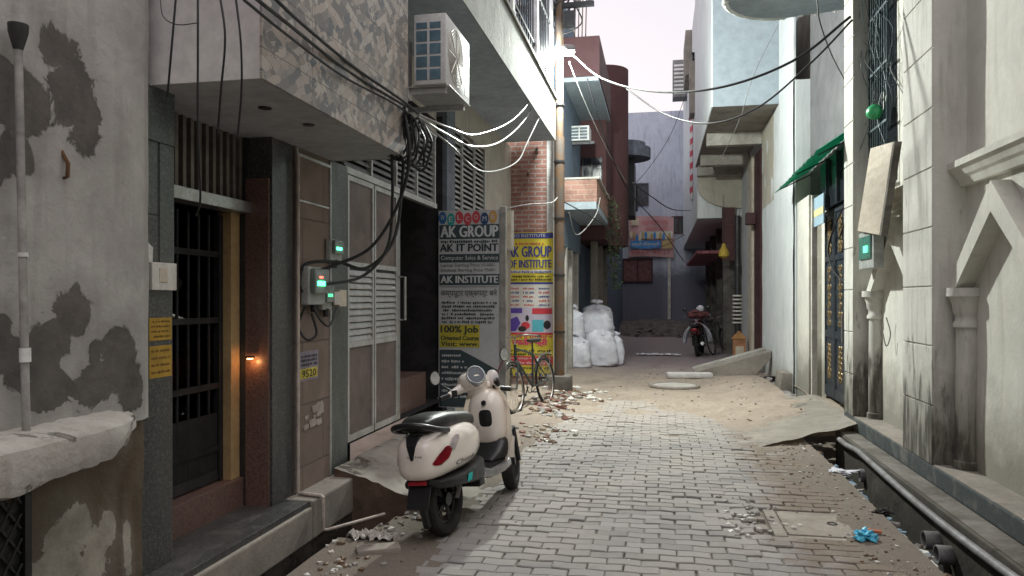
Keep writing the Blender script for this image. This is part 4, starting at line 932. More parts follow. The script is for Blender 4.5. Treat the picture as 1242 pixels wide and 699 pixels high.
# green awning
bm = B(); n = 46
V = [[bm.verts.new((RX-.02-.52*q+0*i, 9.22+3.3*i/n, 3.62-.34*q-.05*i/n+.014*math.sin(i*1.7)+.01*nz(i, q, 0, .3))) for q in (0, .25, .5, .75, 1)] for i in range(n+1)]
for i in range(n):
    for j in range(4): bm.faces.new((V[i][j], V[i+1][j], V[i+1][j+1], V[i][j+1]))
bmesh.ops.solidify(bm, geom=bm.faces[:], thickness=.006); aw = obj('awning', bm, M['green'], rh, True)
bm = B()
for y in (9.4, 10.8, 12.3): tube(bm, [(RX, y, 3.5), (RX-.5, y, 3.26)], .01, 6)
obj('strut', bm, M['dmetal'], aw)
# round balcony slab above
bm = B(); pts = []
for k in range(13): a = math.pi/2+math.pi/2*k/12; pts.append((1.55+.75*math.cos(a), 9.5+.75*math.sin(a)))
poly = [(2.4, 10.05)] + pts + [(.8, 6.5), (2.4, 6.5)]
prism(bm, [(x, y, 5.22) for x, y in poly], (0, 0, .16)); cs = obj('balcony_slab', bm, M['soffit2'], rh)
bm = B(); e = [(2.4, 10.05)]+pts+[(.8, 6.5)]
for k in range(60):
    u = k/59*(len(e)-1); i = min(int(u), len(e)-2); f = u-i; x = e[i][0]*(1-f)+e[i+1][0]*f; y = e[i][1]*(1-f)+e[i+1][1]*f
    sphere(bm, (x, y, 5.24), .05, 1, (1, 1, .8), .2, k)
obj('plaster_edge', bm, M['white'], rh, True)
# leaning board, meter, cables on right
t = thing('loose_board', 'beige wooden board hung crooked on the white pilaster wall', 'board', (2.1, 7.9, 2.2))
A_ = [onx(2.1, 1061, 180), onx(2.1, 1089, 172), onx(2.1, 1072, 285), onx(2.1, 1045, 280)]
bm = B(); prism(bm, [(2.06, A_[k].y, A_[k].z) for k in (0, 1, 2, 3)], (.045, 0, 0)); obj('panel', bm, plain('beige_board', (.55, .48, .39), .7, .3, 0, (.46, .40, .32), 3, streak=(1, 1, 6)), t)
bm = B(); y_ = (A_[1].y+A_[2].y)/2; prism(bm, [(2.058, A_[1].y, A_[1].z), (2.058, A_[1].y-.06, A_[1].z-.01), (2.058, A_[2].y-.06, A_[2].z-.01), (2.058, A_[2].y, A_[2].z)], (.06, 0, 0)); obj('edge_frame', bm, M['conc_d'], t)
t = meter('cracked meter box glowing green under the crooked board on the right', 2.12, 1043, 330, 1060, 284, .0, M['led_g'])
for ch in list(t.children): bpy.data.objects.remove(ch)
a, b = onx(2.12, 1062, 325), onx(2.12, 1044, 284); t.location = a
obj('case', box(2.1, 2.2, a.y, b.y, a.z, b.z, .012), plain('meter_case', (0, 0, 0)), t)
obj('window', box(2.085, 2.0995, a.y+.06, b.y-.06, a.z+.1, b.z-.05, .005), plain('green_window', (.1, .25, .2), .2), t)
obj('display', box(2.078, 2.0845, a.y+.15, a.y+.3, b.z-.22, b.z-.15), glow('soft_green', (.1, .8, .4), 1.5), t)
q = onx(2.2, 1061, 136); bm = B(); sphere(bm, q, .085, 3, (1, 1, .95), .05); t = thing('green_pot', 'small bright green plastic pot hanging on window grille', 'pot', q); obj('pot', bm, plain('green_plastic', (.05, .45, .17), .35, .5), t, True); bm = B(); torus(bm, q+Vector((0, 0, .08)), .05, .008, 'x', 14, 6, 0, math.pi); obj('handle', bm, M['black'], t, True)
# fittings on drain wall
bm = B(); tube(bm, cr([(1.87, y, .062-.022*math.sin(y*1.3+.5)-.004*(8.5-y)-(.03 if y > 8 else 0)) for y in [8.4-.35*i for i in range(28)]], 4), .027, 12)
tag(obj('drain_pipe', bm, M['pvcg'], None, True), 'long sagging grey pipe along the concrete drain wall', 'pipe')
for i, (y, z, lb_) in enumerate(((7.55, -.13, 'dark outlet pipe stub nearest the broken ramp hole'), (5.62, -.13, 'farther of the twin outlet pipe stubs in the drain wall'), (5.38, -.15, 'nearer of the twin outlet pipe stubs in the drain wall'), (4.35, .02, 'outlet pipe stub at the near right picture edge'))):
    bm = B(); L = .1 if i else .04; n = 20; r = .062
    for rr_, x_ in ((r, 1.9-L), ): 
        A1 = [bm.verts.new((1.92, y+r*math.cos(k*2*math.pi/n), z+r*math.sin(k*2*math.pi/n))) for k in range(n)]; A2 = [bm.verts.new((x_, y+r*math.cos(k*2*math.pi/n), z+r*math.sin(k*2*math.pi/n))) for k in range(n)]
        A3 = [bm.verts.new((x_, y+.85*r*math.cos(k*2*math.pi/n), z+.85*r*math.sin(k*2*math.pi/n))) for k in range(n)]; A4 = [bm.verts.new((1.92, y+.85*r*math.cos(k*2*math.pi/n), z+.85*r*math.sin(k*2*math.pi/n))) for k in range(n)]
        for a_, b_ in ((A1, A2), (A2, A3), (A3, A4)):
            for k in range(n): bm.faces.new((a_[k], a_[(k+1) % n], b_[(k+1) % n], b_[k]))
    t = thing('outlet_pipe', lb_, 'pipe', (1.88, y, z), 'outlet pipes of the drain wall'); obj('pipe', bm, M['pvcg'], t, True)
    obj('bore', box(1.897, 1.899, y-.04, y+.04, z-.035, z+.035), M['dark'], t)
# door ramp slab (concrete, broken near edge)
bm = B(); rows = []
for i in range(25):
    u = i/24; row = []
    for j in range(25):
        q = j/24; y = 8.62+2.5*q; x = 2.14-(1.3+.16*nz(y, 0, 0, 1.4)-.1*(1-q))*u
        ye_ = y+(-.55*u*(1-q))+.1*nz(x, q, 5, 4)*(1-q)
        row.append(bm.verts.new((x, ye_, .2-.205*u**.95+.014*nz(x, y, 0, 3)+.006*nz(x, y, 4, 11)+.03*(1-q)*(u > .2)*0)))
    rows.append(row)
for a_, b_ in zip(rows, rows[1:]):
    for k in range(24): bm.faces.new((a_[k], b_[k], b_[k+1], a_[k+1]))
bmesh.ops.solidify(bm, geom=bm.faces[:], thickness=.085); o = obj('door_ramp', bm, plaster('apron_cement', (.54, .50, .44), (.42, .385, .335), (.28, .24, .2), (.25, .21, .17), (.6, .66), usc=2.2, bst=.7), None, True); tag(o, 'broken pale concrete apron sloping up to the blue door', 'ramp')
# ------------------------------------------------------------------ RIGHT: white far house, overhang
wh = thing('white_house', 'bright white house with large overhanging upper floor on concrete beams', 'house', (2.2, 14, 0))
bm = gridmesh(lambda u, q: Vector((RP+.01*nz(u*12, q*10, 0, 1), 12.55+3.65*u, -.3+q*5.34)), 40, 50); obj('wall', bm, M['farwhite'], wh, True)
bm = B(); bx(bm, RP+.03, 4.5, 12.5, 20.4, -.3, 5.04); bx(bm, RP-.002, RP+.03, 12.5, 14.0, 5.04, 9); obj('core', bm, M['farwhite'], wh)
bm = B(); bx(bm, RP-.004, RP+.01, 14.6, 16.2, 3.4, 5.03); obj('cream_patch', bm, M['creamwall'], wh)
OXW = .93
bm = B(); bx(bm, OXW+.02, 4.5, 14.0, 20.4, 5.05, 5.15); obj('soffit', bm, M['conc'], wh)
bm = B(); bx(bm, OXW+.02, 4.5, 13.985, 14.0, 5.04, 10.5); obj('end_wall', bm, M['bluewhite'], wh, label='end wall of the upper floor, sky light painted pale blue')  # blue sky light painted in; same white house as the lamp-lit front
bm = B(); bx(bm, OXW, OXW+.0195, 13.985, 20.4, 5.04, 10.5); obj('front_wall', bm, M['farwhite'], wh)
for y in (16.2, 18.6, 20.1):
    bm = B(); bx(bm, OXW+.05, RP-.01, y, y+.25, 4.78, 5.045); obj('beam', bm, M['conc_l'], wh)
bm = B(); bx(bm, RP-.03, RP+.02, 16.22, 17.3, .3, 4.7); obj('door', bm, M['maroon'], wh, label='tall maroon door panel')
bm = B(); bx(bm, RP-.08, RP+.02, 17.35, 18.1, .0, 4.75); obj('cream_post', bm, M['cream'], wh)
# next house with curved cream balcony
cb = thing('cream_house', 'cream fronted house with low curved balcony over a dark open ground floor', 'house', (1.6, 22, 0))
bm = B(); prof = [(1.0, 5.0), (1.0, 4.55)] + [(1.0+.95*(1-math.cos(k/8*math.pi/2)), 4.55-.6*math.sin(k/8*math.pi/2)) for k in range(1, 9)] + [(2.4, 3.9), (2.4, 5.0)]
prism(bm, [(x, 20.42, z) for x, z in prof], (0, .12, 0)); obj('balcony_front', bm, M['creamwall'], cb)
bm = B(); bx(bm, 1.0, 4.5, 20.55, 33, 3.7, 10.0); obj('upper_floor', bm, M['farwhite'], cb)
bm = B(); bx(bm, 2.1, 4.5, 20.4, 33, -.2, 3.7); obj('recess_wall', bm, M['conc_d'], cb)
for y in (21.2, 23.6, 26.4, 29): 
    bm = B(); bx(bm, 1.72, 2.1, y, y+.3, -.1, 3.7); obj('column', bm, M['conc_d'], cb)
bm = B(); bx(bm, 1.0, 2.2, 21.0, 29.0, 2.78, 2.86); obj('canopy', bm, plain('pink_canopy', (.3, .1, .12), .7), cb)
bm = B(); bx(bm, .86, 1.0, 22, 22.8, 6.9, 8.4); bx(bm, .8, 1.0, 24, 26, 8.6, 10.0); obj('window_hood', bm, M['conc'], cb)
a = at(816, 118, 27.5); b = at(829, 73, 27.5)
t = thing('air_cooler', 'grey air cooler box jutting from far right upper wall', 'air cooler', a); obj('case', box(a.x, 1.0, a.y, a.y+.7, a.z, b.z, .01), M['pvcg'], t)
bm = B()
for k in range(8): z = a.z+.1+(b.z-a.z-.2)*k/8; bx(bm, a.x+.04, .96, a.y-.01, a.y-.002, z, z+.07)
obj('grille', bm, M['white'], t)
a = at(838, 150, 24); t = thing('striped_cloth', 'red and white striped cloth hanging from far right wall', 'cloth', a)
bm = B(); H_ = 2.6; n = 14
V = [[bm.verts.new((.985-.07*abs(math.sin(j*.9)), 23.2+.09*j, 7.2-H_*i/n-.05*math.sin(j))) for j in range(8)] for i in range(n+1)]
for i in range(n):
    for j in range(7): f = bm.faces.new((V[i][j], V[i+1][j], V[i+1][j+1], V[i][j+1])); f.material_index = (i//1) % 2
obj('fabric', bm, [solid('stripe_red', (.6, .08, .12)), M['white']], t, True)
bm = B(); bx(bm, .9, 1.0, 22.9, 24.2, 7.2, 7.24); obj('rail', bm, M['dmetal'], t)
t = thing('dark_cloth', 'dark cloth drying beside the striped cloth on far right wall', 'cloth', (.95, 22.6, 8.3)); bm = gridmesh(lambda u, q: Vector((.94-.05*math.sin(u*9), 22.0+.7*u, 7.2+1.4*q)), 12, 4); obj('fabric', bm, M['black'], t, True)
bm = B(); bx(bm, .9, .99, 21.95, 22.75, 8.6, 8.63); obj('rail', bm, M['dmetal'], t)
t = thing('maroon_curtain', 'maroon shutter panel hanging under the cream balcony', 'shutter', (1.7, 20.4, 2.9)); obj('panel', box(1.62, 1.95, 20.35, 20.39, 2.55, 3.95), plain('curtain_maroon', (.17, .085, .08), .8), t)
bm = B(); [bx(bm, 1.62+.055*k, 1.64+.055*k, 20.335, 20.349, 2.55, 3.95) for k in range(6)]; obj('rib', bm, M['maroon'], t)
a = at(878, 305, 18.5); t = thing('yellow_lantern', 'yellow paper lantern hanging below the cream balcony', 'lantern', a)
bm = B(); tube(bm, [a+Vector((0, 0, z)) for z in (-.18, -.12, 0, .1, .16, .2)], [.03, .13, .12, .06, .05, .015], 12); obj('shade', bm, solid('lantern_yellow', (.55, .38, .06)), t, True); bm = B(); cyl(bm, a+Vector((0, 0, .2)), a+Vector((0, 0, 1.4)), .006, 5); obj('cord', bm, M['wire'], t)
a = at(897, 418, 17.0); t = thing('orange_box', 'orange wooden post box at the foot of the dark column', 'box', a)
obj('case', box(a.x-.14, a.x+.14, a.y, a.y+.2, 0, .62, .01), plain('orange_wood', (.42, .2, .1), .7), t); obj('panel', box(a.x-.09, a.x+.09, a.y-.01, a.y-.001, .12, .45), M['cream'], t)
bm = B(); prism(bm, [(a.x-.17, a.y-.02, .621), (a.x+.17, a.y-.02, .621), (a.x, a.y-.02, .8)], (0, .24, 0)); obj('roof', bm, plain('orange_roof', (.5, .26, .1), .7), t)
t = thing('coil_rack', 'dark post wound with pale rings above the orange box', 'post', a+Vector((0, .3, 0))); bm = B(); cyl(bm, a+Vector((0, .45, 0)), a+Vector((0, .45, 3.0)), .07, 10); obj('post', bm, M['dmetal'], t, True)
bm = B()
for k in range(8): torus(bm, Vector((a.x, a.y+.45, .98+.09*k)), .1, .022, 'z', 16, 6)
obj('ring', bm, M['pvc'], t, True)
a = at(915, 265, 16.3); t = thing('wall_lamp_box', 'small dark box lantern on the maroon door', 'box', a); obj('case', box(RP-.24, RP-.04, a.y-.12, a.y+.12, a.z-.14, a.z+.12, .015), M['maroon'], t); obj('bracket', box(RP-.04, RP-.028, a.y-.04, a.y+.04, a.z-.05, a.z+.05), M['dmetal'], t)
# motorbike ramp planks + stones
for k, (y, lb_) in enumerate(((14.75, 'nearer sloping concrete ramp beam at the white house step'), (15.55, 'farther sloping concrete ramp beam at the white house step'))):
    bm = B(); prism(bm, [(.66, y, .07), (.66, y, .13), (2.08, y, .56), (2.08, y, .42), (1.75, y, .02) if k == 0 else (1.75, y, .3)], (0, .26, 0)); bmesh.ops.bevel(bm, geom=bm.edges[:], offset=.012, segments=1, affect='EDGES'); o = obj('ramp_beam', bm, M['conc_l' if k else 'conc']); tag(o, lb_, 'ramp', 'ramp beams at the white house')
a = at(836, 460, 14.0); bm = B(); bx(bm, -.42, .42, -.12, .12, 0, .1, .03); xform(bm, Matrix.Translation((a.x, a.y, .05)) @ Matrix.Rotation(R(8), 4, 'Z')); o = obj('stone_block', bm, M['white_side'], None, True); tag(o, 'loose pale stone block in front of ramp beams', 'stone')
bm = B(); bx(bm, -.1, .1, -.3, .3, 0, .5, .04); xform(bm, Matrix.Translation((1.98, 12.9, -.15)) @ Matrix.Rotation(R(6), 4, 'Y')); o = obj('stone_slab', bm, M['conc'], None, True); tag(o, 'rough grey stone slab leaning on the white wall foot', 'stone')
rr = random.Random(9); bm = B()
for k in range(40): sphere(bm, (1.96+rr.gauss(0, .07), 11.3+rr.random()*3.1, -.12+rr.random()*.18), rr.uniform(.05, .14), 2, (1, 1.2, .5), .7, k*3)
o = obj('gutter_rubbish', bm, plain('grey_rag', (.33, .31, .3), .9, .2, 0, (.18, .17, .16), 9), None, True); tag(o, 'crumpled grey rubbish filling the gap by the white wall', 'rubbish', kind='stuff')
# manhole and lids
t = thing('manhole_cover', 'square concrete manhole cover sunk in the broken paving', 'manhole', (1.1, 5.4, 0))
bm = B(); bx(bm, .74, .82, 5.08, 5.7, -.06, .004, .008); bx(bm, .825, 1.44, 5.08, 5.13, -.06, -.004, .006); bx(bm, .825, 1.44, 5.66, 5.7, -.06, -.002, .006); obj('frame', bm, M['conc'], t)
bm = B(); bx(bm, .83, 1.42, 5.14, 5.65, -.06, .002, .008); obj('lid', bm, plain('manhole_lid', (.30, .27, .235), .9, .2, 0, (.2, .175, .15), 3, bst=.5), t)
bm = B(); torus(bm, (1.16, 5.42, .004), .03, .005, 'z', 16, 6); obj('ring', bm, M['dmetal'], t, True)
a = at(818, 472, 12.7); t = thing('sewer_cover', 'round pale concrete drain lid half buried in the dusty ground', 'manhole', (a.x, a.y, .05))
za = zg(a.x, a.y); bm = B(); cyl(bm, (a.x, a.y, za-.05), (a.x, a.y, za+.035), .36, 36); obj('lid', bm, M['conc_l'], t); bm = B(); torus(bm, (a.x, a.y, za+.02), .4, .03, 'z', 36, 8); obj('frame', bm, M['conc'], t, True)
# flat white cloth on ground
a = at(800, 433, 19.6); bm = gridmesh(lambda u, q: Vector((a.x-.6+1.15*u, a.y-.12+.3*q+.12*nz(u*5, q, 0, 2), zg(a.x, a.y)+.03+.05*abs(nz(u*9, q*3, 1, 1.3)))), 40, 12); o = obj('white_sheet', bm, M['sack'], None, True); tag(o, 'strip of white plastic sheeting lying flat across the far ground', 'sheet')

# ------------------------------------------------------------------ white sacks
def sack(label, px, pyb, pyt, wpx, d, seed, z0=None, lean=0, knot=True):
    a = at(px, pyb, d); zb = zg(a.x, a.y) if z0 is None else z0; ztop = CAMH+(362-pyt)*d/F; H_ = ztop-zb; W = wpx*d/F/2
    t = thing('sack', label, 'sack', (a.x, a.y, zb), 'white sacks piled by the pole')
    prof = [(0, .86), (.03, 1.0), (.12, 1.05), (.3, 1.04), (.5, .98), (.64, .9), (.74, .78), (.82, .52), (.865, .3)] + ([(.885, .2), (.90, .16), (.93, .36), (.975, .34), (1.0, .12)] if knot else [(.93, .5), (.97, .3), (1, .1)])
    rings = []
    rr = random.Random(seed)
    P = cr([Vector((h, w_, 0)) for h, w_ in prof], 3)
    for q in P:
        h, w_ = q.x, q.y; rg = []
        for k in range(36):
            an = 2*math.pi*k/36; c, s = math.cos(an), math.sin(an); e = 3.2 if h < .8 else 2.2
            rad = 1/((abs(c)**e+abs(s)**e)**(1/e))
            cr_ = 1+.13*nz(c*1.3+seed, s*1.3, h*3.2, 1.2)+.09*nz(c*3+seed, s*3, h*9, 1.3)+.05*abs(nz(c*5+seed, s*5, h*14, 1.3))+(.14*math.sin(an*7+seed) if h > .72 else .015*math.sin(an*9+h*7))
            rg.append(Vector((a.x+W*w_*rad*c*cr_+lean*h, a.y+W*.8*w_*rad*s*cr_, zb+H_*h+.03*nz(c*2, s*2, h*5+seed, 1)*h)))
        rings.append(rg)
    bm = B(); loft(bm, rings); obj('bag', bm, M['sack'], t, True)
    if knot: bm = B(); torus(bm, (a.x+lean*.92, a.y, zb+H_*.915), W*.23, W*.05, 'z', 18, 6); obj('tie', bm, M['pvcg'], t, True)
sack('front left squat white sack standing next to the pole', 696, 446, 403, 40, 15.9, 1)
sack('white sack stacked on the front left sack, its knot leftmost', 692, 412, 370, 32, 16.1, 12, .58, .03)
sack('big white sack at the centre front of the pile', 727, 438, 392, 40, 16.6, 23)
sack('white sack heaped on the centre one, tallest knot of the pile', 724, 402, 364, 38, 16.8, 37, .7)
sack('small white sack at the right end of the pile', 745, 437, 402, 22, 16.9, 44, None, .02, False)
sack('half hidden white sack between the left and centre stacks', 714, 436, 384, 24, 17.3, 58, None, 0, False)

# ------------------------------------------------------------------ scooter
def build_scooter():
    t = thing('scooter', 'peach white electric scooter parked on the block paving with black seat', 'scooter', (0, 0, 0))
    paint = plain('scooter_paint', (.85, .78, .71), .2, .5, 0, (.83, .755, .685), 2, .3, .8, .01, 20, None, .03)
    try: paint.node_tree.nodes['Principled BSDF'].inputs['Coat Weight'].default_value = .6; paint.node_tree.nodes['Principled BSDF'].inputs['Coat Roughness'].default_value = .05
    except Exception: pass
    blk = plain('scooter_black', (.016, .016, .018), .38, .45); sat = plain('seat_vinyl', (.014, .014, .015), .42, .45, bst=.2, bsc=120)
    silver = plain('scooter_silver', (.45, .45, .46), .3, .5, .7)
    red = plain('tail_red', (.42, .015, .03), .15, .5); lens = plain('clear_lens', (.75, .70, .70), .12, .5)
    def part(name, bm, m, par=None, smooth=True, label=None): 
        o = obj(name, bm, m, par or t, smooth, label, local=True); return o
    def wheel(x, turn=0, disc=False):
        def fin(bm):
            return xform(bm, Matrix.Translation((x, 0, .245)) @ Matrix.Rotation(turn, 4, 'Z')) if True else bm
        bm = B(); tr_ = []
        prof = [(.165, .035), (.175, .05), (.205, .057), (.228, .05), (.241, .032), (.2445, .01), (.2445, -.01), (.241, -.032), (.228, -.05), (.205, -.057), (.175, -.05), (.165, -.035)]
        N = 56; V = [[bm.verts.new(((r-(.004 if (i % 2 and abs(y) < .04 and r > .22) else 0))*math.cos(2*math.pi*i/N), y, (r-(.004 if (i % 2 and abs(y) < .04 and r > .22) else 0))*math.sin(2*math.pi*i/N))) for r, y in prof] for i in range(N)]
        for i in range(N):
            for j in range(len(prof)): bm.faces.new((V[i][j], V[(i+1) % N][j], V[(i+1) % N][(j+1) % len(prof)], V[i][(j+1) % len(prof)]))
        wo = part('wheel', fin(bm), M['rubber'])
        bm = B(); torus(bm, (0, 0, 0), .158, .016, 'y', 40, 8); cyl(bm, (0, -.05, 0), (0, .05, 0), .045, 20)
        for k in range(5):
            a = 2*math.pi*k/5
            for s in (-.13, .13): tube(bm, [(.04*math.cos(a), -.015, .04*math.sin(a)), (.15*math.cos(a+s), -.02, .15*math.sin(a+s))], [.014, .009], 6)
        part('rim', fin(bm), blk, wo); return wo
    wheel(0); wheel(1.3, R(14))
    # rear body shell
    bm = B(); S = [(-.375, .05, .47, .62), (-.37, .105, .445, .665), (-.35, .142, .425, .70), (-.30, .172, .412, .73), (-.2, .2, .405, .752), (-.05, .215, .405, .765), (.08, .222, .405, .765), (.2, .215, .41, .755), (.31, .195, .425, .735), (.4, .165, .45, .70), (.46, .125, .48, .66), (.49, .07, .51, .62)]
    S = [(x, hw*.93, z0+.025, z1) for x, hw, z0, z1 in S]
    loft(bm, [ring(x, hw, z0, z1, 3.1, 48) for x, hw, z0, z1 in S]); part('rear_body', bm, paint)
    # tray below
    bm = B(); loft(bm, [ring(x, hw, z0, z1, 4, 24) for x, hw, z0, z1 in ((-.32, .09, .41, .46), (-.26, .15, .37, .435), (-.1, .19, .345, .43), (.1, .195, .32, .43), (.3, .185, .29, .44), (.44, .16, .27, .46))]); part('lower_tray', bm, blk)
    # seat
    bm = B(); loft(bm, [ring(x, hw, z0, z1, 2.8, 28) for x, hw, z0, z1 in ((-.34, .05, .765, .80), (-.31, .115, .75, .835), (-.22, .15, .735, .855), (-.05, .155, .725, .855), (.1, .145, .715, .835), (.25, .13, .70, .815), (.4, .11, .68, .795), (.48, .08, .675, .77), (.5, .03, .69, .74))]); part('seat', bm, sat)
    # grab rail
    pts = cr([(-.12, .165, .735), (-.28, .17, .765), (-.38, .12, .80), (-.405, 0, .815), (-.38, -.12, .80), (-.28, -.17, .765), (-.12, -.165, .735)], 8)
    bm = B(); tube(bm, pts, .019, 10); part('grab_rail', bm, blk)
    bm = B(); prism(bm, [(-.382, -.01, .585), (-.382, .01, .585), (-.376, .035, .675), (-.34, .055, .735), (-.34, -.055, .735), (-.376, -.035, .675)], (.05, 0, 0)); part('tail_inlay', bm, blk, None, False)
    # tail lamps: follow the side shell (right y<0 and left)
    def hwat(x):
        for a, b in zip(S, S[1:]):
            if a[0] <= x <= b[0]: f = (x-a[0])/(b[0]-a[0]); return [a[k]*(1-f)+b[k]*f for k in range(4)]
        return S[-1]
    def surf(x, z, out=.006):
        _, hw, z0, z1 = hwat(x); zc, hh = (z0+z1)/2, (z1-z0)/2; q = min(.999, abs((z-zc)/hh)); return hw*(1-q**3.1)**(1/3.1)+out
    for s in (-1, 1):
        for nm, mm, (xa, xb, za, zb, wa, wb) in (('tail_lamp', red, (-.335, -.15,   .545, .625, .058, .085)), ('indicator', lens, (-.155, -.03, .62, .69, .085, .03))):
            bm = B(); n = 10; top = []; bot = []
            for i in range(n+1):
                u = i/n; x = xa+(xb-xa)*u; z = za+(zb-za)*u; w_ = wa+(wb-wa)*u; w_ *= min(1, .25+3*u, .25+3*(1-u))
                top.append(bm.verts.new((x-.012, s*surf(x-.012, z+w_/2), z+w_/2))); bot.append(bm.verts.new((x+.012, s*surf(x+.012, z-w_/2), z-w_/2)))
            for i in range(n): bm.faces.new((top[i], top[i+1], bot[i+1], bot[i]))
            r = bmesh.ops.solidify(bm, geom=bm.faces[:], thickness=.012); part(nm, bm, mm, None, True)
    bm = B(); bx(bm, -.345, -.3, -.07, .07, .415, .44, .006); part('reflector', bm, red)
    # lettering on the side
    tb = textbm('Chetak', .07)
    for v in tb.verts:
        x, y = v.co.x, v.co.y; X = .06+x*1.5+.12*y; Z = .49+y*.7; v.co = Vector((X, -(surf(X, Z, .003)), Z))
    part('lettering', tb, plain('badge_grey', (.12, .1, .1), .3, .5, .5), None, False)
    tb = textbm('CHETAK', .03)
    for v in tb.verts: x, y = v.co.x, v.co.y; v.co = Vector((-.345+abs(x)*0.25, -x*1.1-.02, .6+y*.55)); 
    for v in tb.verts:
        yv = v.co.y; v.co.x = -.378+.75*yv*yv+max(0, (v.co.z-.62))*.3
    part('lettering', tb, plain('badge_grey', (0, 0, 0)), None, False)
    # plate holder / hugger / motor / swingarm / stand
    bm = B(); torus(bm, (0, 0, .245), .275, .03, 'y', 22, 8, R(75), R(205)); part('mudguard', bm, blk)
    bm = B(); prism(bm, [(-.30, -.09, .42), (-.30, .09, .42), (-.37, .085, .27), (-.37, -.085, .27)], (.012, 0, 0)); part('plate_holder', bm, blk, None, False)
    bm = B(); loft(bm, [ring(x, hw, z0, z1, 3.5, 20, cy=.105) for x, hw, z0, z1 in ((-.14, .02, .19, .30), (-.11, .045, .15, .34), (.05, .055, .14, .36), (.25, .05, .2, .36), (.42, .035, .25, .34))]); bx(bm, .36, .46, -.14, .14, .24, .32, .01); part('motor_arm', bm, blk)
    bm = B(); tube(bm, [(.02, -.1, .245), (.1, -.12, .40)], .022, 10); torus(bm, (.06, -.11, .33), .03, .009, 'y', 12, 6); part('shock', bm, plain('scooter_dark_steel', (.12, .12, .12), .35, .5, .6))
    bm = B(); prism(bm, [(.05, -.197, .35), (.115, -.197, .35), (.135, -.199, .40), (.07, -.199, .40)], (0, -.004, 0)); part('sticker', bm, solid('teal_sticker', (.01, .5, .47)), None, False)
    bm = B(); tube(bm, [(.42, .13, .26), (.36, .26, .015)], .012, 8); bx(bm, .33, .39, .24, .3, -.0, .014); part('side_stand', bm, silver)
    # floorboard
    bm = B(); loft(bm, [ring(x, hw, z0, z1, 5, 24) for x, hw, z0, z1 in ((.38, .15, .29, .40), (.5, .2, .27, .345), (.75, .205, .265, .335), (.92, .18, .27, .345))]); part('floorboard', bm, silver)
    bm = B(); bx(bm, .48, .9, -.165, .165, .346, .352, .004); part('foot_mat', bm, blk, None, False)
    # leg shield, curved: outline in y-z, swept back at edges
    def shield(x_off, w_s, thick):
        prof = [(.88, .30, .175), (.92, .38, .215), (.955, .5, .235), (.98, .62, .235), (1.0, .74, .222), (1.01, .84, .19), (1.005, .91, .13), (.99, .95, .07)]
        b = B(); rows = []
        for (x, z, hw) in prof:
            hw *= w_s; rows.append([b.verts.new((x+x_off-.10*abs(q/6)**2.2, hw*q/6, z)) for q in range(-6, 7)])
        for a_, b_ in zip(rows, rows[1:]):
            for k in range(12): b.faces.new((a_[k], a_[k+1], b_[k+1], b_[k]))
        bmesh.ops.solidify(b, geom=b.faces[:], thickness=thick); return b
    bm = shield(.0, 1, .03); part('leg_shield', bm, paint)
    bm = B(); loft(bm, [ring(x, hw, z0, z1, 3, 28) for x, hw, z0, z1 in ((.80, .10, .50, .80), (.83, .145, .46, .86), (.88, .165, .43, .89), (.95, .17, .4, .9))]); part('inner_fairing', bm, paint)
    bm = B(); loft(bm, [ring(x, hw, z0, z1, 3.4, 20, cy=-.03) for x, hw, z0, z1 in ((.795, .055, .62, .735), (.80, .062, .61, .745), (.83, .062, .61, .745))]); part('glove_box', bm, blk)
    bm = B(); loft(bm, [ring(x, hw, z0, z1, 3, 24) for x, hw, z0, z1 in ((.70, .1, .34, .37), (.78, .16, .335, .44), (.84, .188, .33, .52), (.9, .19, .33, .53))]); part('knee_panel', bm, blk)
    bm = B(); cyl(bm, (.785, -.03, .80), (.81, -.03, .80), .02, 14); cyl(bm, (.79, .07, .60), (.83, .07, .60), .014, 12); part('key_switch', bm, blk)
    # front fender and fork
    turn = Matrix.Translation((1.3, 0, .245)) @ Matrix.Rotation(R(14), 4, 'Z')
    bm = B(); rows = []
    for i in range(15):
        a = R(15+150*i/14); rows.append([bm.verts.new((math.cos(a)*(.285-.05*abs(q)**2.2), .085*q, math.sin(a)*(.285-.05*abs(q)**2.2))) for q in (-1, -.7, -.35, 0, .35, .7, 1)])
    for a_, b_ in zip(rows, rows[1:]):
        for k in range(6): bm.faces.new((a_[k], a_[k+1], b_[k+1], b_[k]))
    bmesh.ops.solidify(bm, geom=bm.faces[:], thickness=.012); part('front_fender', xform(bm, turn), paint)
    bm = B()
    for s in (-1, 1): tube(bm, [(0, s*.085, 0), (-.12, s*.08, .3)], .02, 10)
    bx(bm, -.16, -.08, -.08, .08, .27, .29, .01); tube(bm, [(-.12, 0, .3), (-.3, 0, .72)], .025, 10); part('fork', xform(bm, turn), blk)
    # handlebar head, turned left
    hc = Vector((.90, .105, .955)); TM = Matrix.Translation(hc) @ Matrix.Rotation(R(44), 4, 'Z')
    bm = B(); loft(bm, [ring(x, hw, z0, z1, 2.4, 28) for x, hw, z0, z1 in ((-.12, .05, -.01, .065), (-.1, .09, -.035, .085), (-.04, .125, -.06, .095), (.05, .13, -.08, .09), (.12, .105, -.07, .07), (.165, .06, -.04, .04))]); hd = part('headset', xform(bm, TM), paint)
    bm = B(); loft(bm, [[Vector((-.02+r*math.cos(a), s*r*math.sin(a), 0)) for a in [0]] for r, s in ()] or [ring(0, .03, 0, .01)]*2) if False else None
